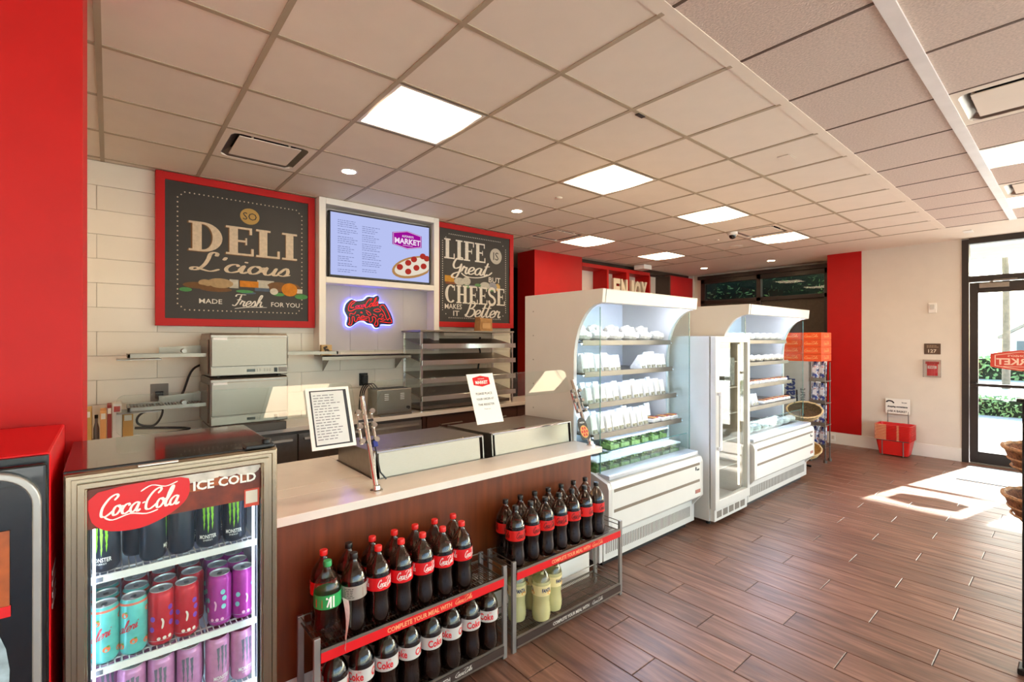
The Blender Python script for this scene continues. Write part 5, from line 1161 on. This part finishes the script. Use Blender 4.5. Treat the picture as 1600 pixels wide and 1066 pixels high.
shelf_row(R1, spread_(2.86, 3.87, 6), 2.545, 1.655, 'white wrapped roll', 'top shelf front ' + near)
shelf_row(R2, spread_(2.92, 3.80, 5), 2.66, 1.655, 'brown wrapped roll', 'top shelf back ' + near, scale=(1.0, 1.4, 2.3))
shelf_row(WG, [2.82+.081*k for k in range(6)], 2.53, 1.412, 'upright sandwich pack', 'second shelf ' + near)
shelf_row(WG, [3.58+.082*k for k in range(5)], 2.54, 1.412, 'spaced sandwich pack', 'second shelf ' + near)
shelf_row(WG, [2.82+.083*k for k in range(13)], 2.49, 1.175, 'upright sandwich pack', 'third shelf ' + near)
shelf_row(WG, [2.84+.083*k for k in range(13)], 2.64, 1.175, 'sandwich pack', 'third shelf back row ' + near)
shelf_row(WG, [2.84+.083*k for k in range(6)], 2.66, 1.412, 'sandwich pack', 'second shelf back row ' + near)
shelf_row(WG, [2.84+.083*k for k in range(12)], 2.60, .950, 'sandwich pack', 'fourth shelf back row ' + near)
shelf_row(WG, [2.82+.083*k for k in range(9)], 2.44, .950, 'upright sandwich pack', 'fourth shelf ' + near)
shelf_row(TR, [3.64, 3.79, 3.92], 2.43, .950, 'flat clear snack tray', 'fourth shelf ' + near)
shelf_row(SA, [2.84+.142*k for k in range(8)], 2.385, .665, 'clear salad box', 'front row on the deck ' + near)
shelf_row(SA, [3.18+.142*k for k in range(6)], 2.53, .665, 'clear salad box', 'back row on the deck ' + near)
shelf_row(SA, [3.18+.142*k for k in range(6)], 2.53, .765, 'stacked salad box', 'upper layer on the deck ' + near)
far = 'of far open cooler'
shelf_row(R1, [5.0+.185*k for k in range(8)], 2.44, 1.655, 'white wrapped roll', 'top shelf ' + far)
shelf_row(R2, [5.0+.185*k for k in range(8)], 2.42, 1.412, 'brown wrapped roll', 'second shelf ' + far)
shelf_row(TR, [5.0+.16*k for k in range(9)], 2.38, 1.175, 'flat clear snack tray', 'third shelf ' + far)
shelf_row(WG, [4.95+.1*k for k in range(6)], 2.36, .950, 'upright sandwich pack', 'fourth shelf ' + far)
shelf_row(TR, [5.64+.16*k for k in range(5)], 2.34, .950, 'flat clear snack tray', 'fourth shelf ' + far)
shelf_row(R1, [5.0+.19*k for k in range(8)], 2.30, .665, 'white wrapped roll', 'front row on the deck ' + far)
shelf_row(R2, [5.05+.19*k for k in range(7)], 2.42, .665, 'brown wrapped roll', 'back row on the deck ' + far)
# ================================================================== UPRIGHT WHITE FRIDGE
X0, X1, Y0, Y1, ZT = 4.12, 4.80, 2.10, 2.72, 1.704
t = thing('upright_fridge', 'white upright fridge with a single glass door', 'fridge', (4.46, 2.4, 0))
cab = MB().box(X0, Y0+.06, .04, X0+.04, Y1, ZT).box(X1-.04, Y0+.06, .04, X1, Y1, ZT).box(X0+.04, Y1-.04, .04, X1-.04, Y1, ZT).box(X0+.04, Y0+.06, .04, X1-.04, Y1-.04, .16).box(X0+.04, Y0+.06, ZT-.06, X1-.04, Y1-.04, ZT).build('cabinet', M_APPL, t, bevel=.003)
MB().box(X0+.045, Y1-.05, .16, X1-.045, Y1-.041, ZT-.065).box(X0+.0405, Y0+.065, .16, X0+.046, Y1-.05, ZT-.065).box(X1-.046, Y0+.065, .16, X1-.0405, Y1-.05, ZT-.065).build('liner', mat('warm_liner', '#b5aa99', .4), cab)
d = MB().ring([(X0, .15), (X1, .15), (X1, ZT-.003), (X0, ZT-.003)], [(X0+.07, .23), (X1-.05, .23), (X1-.05, ZT-.06), (X0+.07, ZT-.06)], 'y', Y0, Y0+.05).build('door', M_APPL, t, bevel=.004)
MB().box(X0+.07, Y0+.02, .23, X1-.05, Y0+.028, ZT-.06).build('door_glass', M_GLASS, d)
MB().box(X0+.03, Y0-.035, .68, X0+.06, Y0-.02, 1.20).box(X0+.03, Y0-.03, .68, X0+.06, Y0, .71).box(X0+.03, Y0-.03, 1.17, X0+.06, Y0, 1.20).build('handle', M_WHITEPL, d, bevel=.006)
MB().box(X0+.063, Y0-.002, .70, X0+.073, Y0+.002, 1.18).build('handle_shadow_strip', M('#6d665e', .5), d)  # grey strip laid on as the shadow beside the handle
for z in (.45, .70, .95, 1.20, 1.45): MB().box(X0+.05, Y0+.10, z, X1-.05, Y1-.06, z+.012).build('glass_shelf', mat('fridge_shelf', '#b9b3a8', .3), t)
MB().box(X1-.085, Y0+.07, .25, X1-.07, Y0+.08, ZT-.08).build('led_strip', emitm('fridge_led', '#fff0d8', 1.6), t)
MB().box(X0+.02, Y0+.02, .04, X1-.02, Y0+.06, .145).build('kick_panel', M_APPL, t)
for k in range(5): MB().box(X0+.06+k*.115, Y0+.0185, .065, X0+.15+k*.115, Y0+.0205, .125).build('kick_grille', M('#7a7168', .6), t)
for a in (X0+.06, X1-.06):
    for b in (Y0+.1, Y1-.06): MB().lathe([(.02, 0), (.02, .04)], 10, (a, b, 0)).build('foot', M_BLACK, t)
MB().box(X0+.22, Y0+.0285, 1.24, X0+.42, Y0+.0305, 1.50).build('notice_sheet', mat('fridge_notice', '#55504a', .5, var=.6, vscale=40), d)
for k, (x, z, c) in enumerate(((4.24, 1.462, '#d9a05a'), (4.27, 1.212, '#c98f4a'), (4.26, .962, '#cfc6b4'), (4.45, .962, '#a8a294'), (4.4, .712, '#bdb6a6'), (4.55, 1.462, '#b9a98c'))):
    tag(MB().box(x-.06, 2.3, z+.001, x+.06, 2.42, z+.12).build('cake_box', M(c, .5), bevel=.006), 'small boxed food %s inside the upright fridge' % ('on its top shelf by the handle side', 'on its second shelf', 'on its middle shelf by the handle side', 'on its middle shelf further in', 'on its fourth shelf', 'on its top shelf further in')[k], 'food box', 'boxed food in the upright fridge')

# ================================================================== FAR DISPLAYS, BASKETS, WALL ITEMS
# cabinet with lettered grey side, topped by orange cartons
t = thing('water_display', 'grey display cabinet lettered with water on its side', 'display', (7.65, 2.6, 0))
MB().box(7.41, 2.45, .06, 7.90, 2.80, 1.37).build('cabinet', mat('grey_display_panel', '#b7b6b4', .45), t, bevel=.006)
MB().box(7.43, 2.47, 0, 7.88, 2.78, .06).build('plinth', M_BLACK, t)
mv = lambda x, y: (7.408, 2.60+y, .94+x)
lettering('side_lettering', [shift(fit(text('water', .15, .03), .40), .02, .09)], mv, M('#2c3b7a', .5), t)
lettering('side_small_lettering', [shift(fit(text('smart', .07, .0), .23), -.06, -.075)], mv, M('#3c4048', .5), t)
M_ORG = mat('orange_carton', '#f0571c', .45, var=.06)
pc = thing('drink_carton', 'c', 'carton'); MB().box(-.20, -.123, 0, .20, .123, .098).build('carton_body', M_ORG, pc, bevel=.004)
lettering('carton_lettering', [fit(cola_logo(.035), .17)], lambda x, y: (-.2012, -x, .05+y), M('#ffb070', .5), pc)
lettering('carton_lettering', [fit(cola_logo(.035), .2)], lambda x, y: (x, -.1242, .05+y), M('#ffb070', .5), pc)
PC = Proto(pc)
for r in range(4):
    for c in range(2): PC.place((7.62, 2.42+c*.25, 1.3715+r*.1), 'orange drink carton, %s layer up, %s the red panel' % (ORD[r], 'beside' if c == 0 else 'further from'), 0, 'orange cartons stacked on the water display')
# rack of snack bags
def foil():
    m = mat('foil_bag', '#3f4aa0', .28, .3, vscale=22); cr = [n for n in m.node_tree.nodes if n.type == 'VALTORGB'][0].color_ramp
    cr.interpolation = 'CONSTANT'; cr.elements[0].position = 0; cr.elements[0].color = (*lin('#3a46a4'), 1); cr.elements[1].position = .60; cr.elements[1].color = (*lin('#b2352c'), 1)
    for p_, c_ in ((.42, '#8288a8'), (.5, '#e2e2ea')): e = cr.elements.new(p_); e.color = (*lin(c_), 1)
    return m
t = thing('snack_rack', 'narrow wire rack of snack bags beside the red panel', 'rack', (7.45, 2.38, 0))
for x in (7.42, 7.6):
    for y in (2.25, 2.43): MB().tube([(x, y, .04), (x, y, 1.36)], .008, 6).lathe([(.022, 0), (.022, .04)], 10, (x, y, 0)).build('rack_leg', M_SHSTEEL, t)
for z in (.2, .5, .8, 1.1): MB().box(7.40, 2.24, z, 7.62, 2.44, z+.01).box(7.39, 2.24, z, 7.395, 2.44, z+.05).build('rack_shelf', M_STEEL2, t)
bg_ = thing('snack_bag', 's', 'snack bag'); rr = random.Random(6)
V = []; n = 8
for k in range(5):
    a = k/4; th = .03*sin(pi*min(max(a, .02), .98)); w_ = .075-.008*abs(a-.5)
    for j in range(n): q = 2*pi*j/n; V.append((th*cos(q)+.03*a, w_*sin(q)*(1.0), .012+.21*a+.004*rr.uniform(-1, 1)))
MB().add(V, [(k*n+j, k*n+(j+1) % n, (k+1)*n+(j+1) % n, (k+1)*n+j) for k in range(4) for j in range(n)]+[tuple(range(n)), tuple(range(4*n, 5*n))]).build('bag_body', foil(), bg_, smooth=True)
MB().box(-.022, -.04, .09, -.014, .04, .15).build('bag_print', M('#d8d4d8', .4), bg_)
SB = Proto(bg_)
for k, z in enumerate((.211, .511, .811, 1.111)):
    for c, y in enumerate((2.295, 2.385)):
        SB.place((7.45, y, z), 'blue and silver snack bag, %s shelf up, %s the red panel' % (ORD[k], 'closer to' if c == 0 else 'away from'), RND.uniform(-.2, .2), 'snack bags on the narrow rack', (1.3, .6, 1.18))
# oval wicker baskets on a stand before the displays
M_WICK = mat('wicker', '#b58a4a', .7, var=.4, vscale=60, bump=.5, bscale=90)
M_WICK2 = mat('wicker_rim', '#d7b988', .7, var=.3, vscale=60)
def wicker(name, label, c, rx, ry, h_, tilt, m, rim, ax=0):
    t = thing(name, label, 'basket', c); t.rotation_euler = (tilt[0], tilt[1], ax)
    WL[t.name] = Vector()
    prof = [(.55, 0), (.72, .25*h_), (.9, .65*h_), (1., h_), (.96, h_), (.86, .65*h_), (.68, .28*h_), (0, .03*h_)]
    b = MB(); n = 26
    b.v = [(r*rx*cos(2*pi*j/n), r*ry*sin(2*pi*j/n), z) for r, z in prof for j in range(n)]
    b.f = [(i*n+j, i*n+(j+1) % n, (i+1)*n+(j+1) % n, (i+1)*n+j) for i in range(len(prof)-1) for j in range(n)]+[tuple(range(n-1, -1, -1))]
    b.build('basket_body', m, t, smooth=True)
    P = [(rx*cos(2*pi*j/30)*(1+.012*(j % 2)), ry*sin(2*pi*j/30)*(1+.012*(j % 2)), h_+.004*(j % 2)) for j in range(30)]
    MB().tube(P, .011, 6, True).build('basket_rim', rim, t, smooth=True)
    for f in (.3, .6): MB().tube([((.72+.25*f)*rx*cos(2*pi*j/30)*1.02, (.72+.25*f)*ry*sin(2*pi*j/30)*1.02, f*h_*(1+.0)) for j in range(30)], .006, 5, True).build('woven_band', rim, t, smooth=True)
    return t
st = thing('basket_stand', 'dark stand holding wicker baskets beyond the second open cooler', 'stand', (7.05, 2.42, 0))
MB().tube([(7.05, 2.47, 0), (7.05, 2.47, 1.0)], .014, 8).build('stand_post', M_BLACK, st)
MB().tube([(6.9, 2.47, .012), (7.2, 2.47, .012)], .012, 6).tube([(7.05, 2.3, .012), (7.05, 2.62, .012)], .012, 6).build('stand_foot', M_BLACK, st)
for z in (.24, .73): MB().tube([(7.05, 2.47, z), (7.0, 2.36, z-.05)], .008, 6).build('stand_arm', M_BLACK, st)
MB().tube(smooth_line([(7.03, 2.50, .80), (6.95, 2.60, .90), (6.93, 2.54, .94), (6.97, 2.47, .84)], 4), .01, 6).build('stand_hook', M_BLACK, st, smooth=True)
wicker('wicker_basket', 'upper oval wicker basket tilted on the dark stand', (6.99, 2.36, .66), .155, .20, .12, (.0, -.6), mat('dark_wicker', '#5c4528', .7, var=.5, vscale=70), M_WICK2, .335)
wicker('wicker_basket', 'lower oval wicker basket on the dark stand', (6.99, 2.34, .17), .14, .17, .11, (.0, -.6), M_WICK, M_WICK2, .335)
# basket stack with sign by the door
t = thing('basket_holder', 'chrome wire basket holder with a sign board by the wall', 'basket holder', (8.75, 1.76, 0))
for y in (1.64, 1.88):
    MB().tube([(8.89, y, 0), (8.89, y, .62)], .006, 6).build('holder_upright', M_STEEL2, t)
    MB().tube([(8.89, y, .012), (8.58, y, .012), (8.575, y, .22)], .006, 6).build('holder_foot', M_STEEL2, t)
MB().tube([(8.89, 1.64, .57), (8.89, 1.88, .57)], .005, 6).build('holder_bar', M_STEEL2, t)
MB().tube([(8.575, 1.57, .225), (8.575, 1.95, .225)], .006, 6).build('holder_bar', M_STEEL2, t)
sg_ = MB().box(8.886, 1.622, .58, 8.896, 1.905, .80).build('sign_board', M_PAPER, t)
sm = plane_map((8.8845, 1.765, .69), (0, -1, 0))
lettering('sign_lettering', [shift(fit(text('USE A BASKET', .03, .02), .22), 0, -.075), shift(fit(text('shopping convenience', .034, .05), .235), .0, -.01), shift(fit(text('For your', .024, .04), .06), .08, .055)], sm, M_INK, sg_)
lettering('sign_mark', [shift(ribbon([(-.05, -.01), (-.02, .012), (.02, .006), (.045, -.02)], .02, 4, False), -.085, .062)], sm, M_INK, sg_)
M_BRED = mat('basket_red_plastic', '#d81c14', .35, var=.04); M_BOR = mat('basket_handle', '#f0a074', .4)
def basket_proto():
    t = thing('shopping_basket', 'b', 'basket')
    def loop(z, ex, ey, r=.03): return [(x, y, z) for x, y in rrect(-ex, -ey, ex, ey, r, 3)]
    O = [loop(.0, .125, .165), loop(.215, .15, .20), loop(.215, .165, .215), loop(.225, .165, .215), loop(.225, .146, .196), loop(.006, .121, .161)]
    n = len(O[0]); V = [p for l in O for p in l]
    MB().add(V, [(k*n+i, k*n+(i+1) % n, (k+1)*n+(i+1) % n, (k+1)*n+i) for k in range(5) for i in range(n)]+[tuple(range(n-1, -1, -1)), tuple(range(5*n, 6*n))]).build('basket_tub', M_BRED, t)
    for s_ in (-1, 1): MB().box(s_*.166-.004, -.20, .2155, s_*.166+.004, -.07, .228).build('basket_handle', M_BOR, t)
    for s_ in (-1, 1): MB().box(s_*.168-.003, .05, .2155, s_*.168+.003, .075, .228).build('handle_hinge', M_BOR, t)
    return Proto(t)
KBK = basket_proto()
nb = 10
for k in range(nb):
    KBK.place((8.725, 1.76, .018+k*.0225), 'red plastic shopping basket, %s' % ('lowest of the stack by the wall' if k == 0 else 'topmost of the stack by the wall' if k == nb-1 else '%s from the bottom of the stack by the wall' % ORD[k]), pi, 'stacked red shopping baskets')
# wall plates
t = thing('room_sign', 'small brown room number sign on the cream wall', 'sign', (8.95, 1.383, 1.54))
MB().box(8.942, 1.294, 1.463, 8.9505, 1.473, 1.615).build('sign_plate', M('#5a4332', .5), t, bevel=.003)
lettering('sign_lettering', [shift(fit(text('127', .048, .02), .09), 0, -.03)], plane_map((8.9412, 1.383, 1.54), (0, -1, 0)), M('#d8c9b4', .5), t)
lettering('sign_print', [dashes([(.045, .9), (.025, 1)], -.06, .065, .010, random.Random(4), .006, .01, .02)], plane_map((8.9412, 1.383, 1.54), (0, -1, 0)), M('#b39a7c', .5), t)
t = thing('fire_alarm', 'red fire alarm pull station under a clear cover', 'fire alarm', (8.95, 1.383, 1.26))
MB().box(8.93, 1.325, 1.16, 8.9505, 1.44, 1.36).build('alarm_body', M_SCRRED, t, bevel=.004)
MB().box(8.922, 1.335, 1.26, 8.931, 1.43, 1.30).build('pull_bar', M('#e8e0dc', .4), t, bevel=.002); MB().box(8.926, 1.31, 1.325, 8.931, 1.455, 1.36).build('alarm_cap', M('#b81a1e', .4), t)
lettering('alarm_lettering', [shift(fit(text('FIRE', .026, .02), .065), 0, .0)], plane_map((8.9215, 1.383, 1.28), (0, -1, 0)), M_SCRRED, t)
V0 = [(1.287, 1.14), (1.48, 1.14), (1.48, 1.385), (1.287, 1.385)]
MB().box(8.895, 1.287, 1.14, 8.899, 1.48, 1.385).box(8.899, 1.287, 1.14, 8.9505, 1.291, 1.385).box(8.899, 1.476, 1.14, 8.9505, 1.48, 1.385).box(8.899, 1.291, 1.14, 8.9505, 1.476, 1.145).box(8.899, 1.291, 1.38, 8.9505, 1.476, 1.385).build('clear_cover', glass('cover_plastic', (.93, .92, .91), gain=1.6), t)
t = thing('alarm_strobe', 'small white alarm strobe high on the cream wall', 'alarm strobe', (8.95, 1.38, 2.12))
MB().box(8.925, 1.335, 2.05, 8.9505, 1.425, 2.19).build('strobe_body', M_WHITE, t, bevel=.005); MB().box(8.908, 1.355, 2.10, 8.926, 1.405, 2.165).build('strobe_lens', mat('frosted_lens', '#d5d0c6', .2), t, bevel=.005)
t = thing('wall_socket', 'small white socket plate on the baseboard under the red panel', 'socket', (8.936, 2.6, .09))
MB().box(8.930, 2.565, .04, 8.9365, 2.64, .155).build('socket_plate', M_WHITEPL, t, bevel=.002); MB().box(8.928, 2.585, .07, 8.9305, 2.62, .125).build('socket_face', M('#cfc8bc', .5), t)
# door mat
t = thing('door_mat', 'grey ribbed entrance mat on the sunlit floor', 'mat', (8.2, .42, 0))
MB().box(7.80, -.12, .001, 8.72, .965, .010).build('mat_pile', mat('grey_mat', '#70757a', .95, var=.2, vscale=60, bump=.6, bscale=200), t, bevel=.003)
MB().ring([(7.78, -.14), (8.74, -.14), (8.74, .985), (7.78, .985)], [(7.80, -.12), (8.72, -.12), (8.72, .965), (7.80, .965)], 'z', .001, .008).build('mat_edge', M('#5c6062', .8), t)
# basket display post at the edge of the aisle
t = thing('display_stand', 'black display post at the aisle edge', 'stand', (3.52, .15, 0))
MB().box(3.495, .160, .0, 3.535, .199, 1.37).build('stand_post', M_BLACK, t, bevel=.003)
MB().box(3.485, .15, 1.355, 3.545, .218, 1.375).build('stand_cap', M_BLACK, t, bevel=.004)
MB().box(3.47, .08, 0, 3.56, .215, .03).build('stand_foot', M_BLACK, t, bevel=.006)
MB().box(3.50, -.35, .02, 3.53, .165, .05).box(3.50, -.35, 0, 3.53, -.32, 1.37).build('stand_frame', M_BLACK, t)
for z in (.72, .96): MB().tube([(3.515, -.33, z), (3.515, .16, z)], .007, 6).build('stand_arm', M_BLACK, t)
wicker('wicker_basket', 'upper brown wicker basket on the black display post', (3.74, .125, .955), .19, .16, .14, (0, 0), mat('brown_wicker', '#8e5a34', .7, var=.6, vscale=60, bump=.5, bscale=90), mat('brown_rim', '#b98a5c', .7, var=.4, vscale=60))
wicker('wicker_basket', 'lower brown wicker basket on the black display post', (3.74, .125, .70), .19, .16, .14, (0, 0), mat('brown_wicker', '#8e5a34'), mat('brown_rim', '#b98a5c'))
for z in (.955, .70): MB().tube([(3.52, .17, z-.008), (3.74, .125, z-.006), (3.80, .05, z-.006)], .007, 6).build('basket_arm', M_BLACK, t)
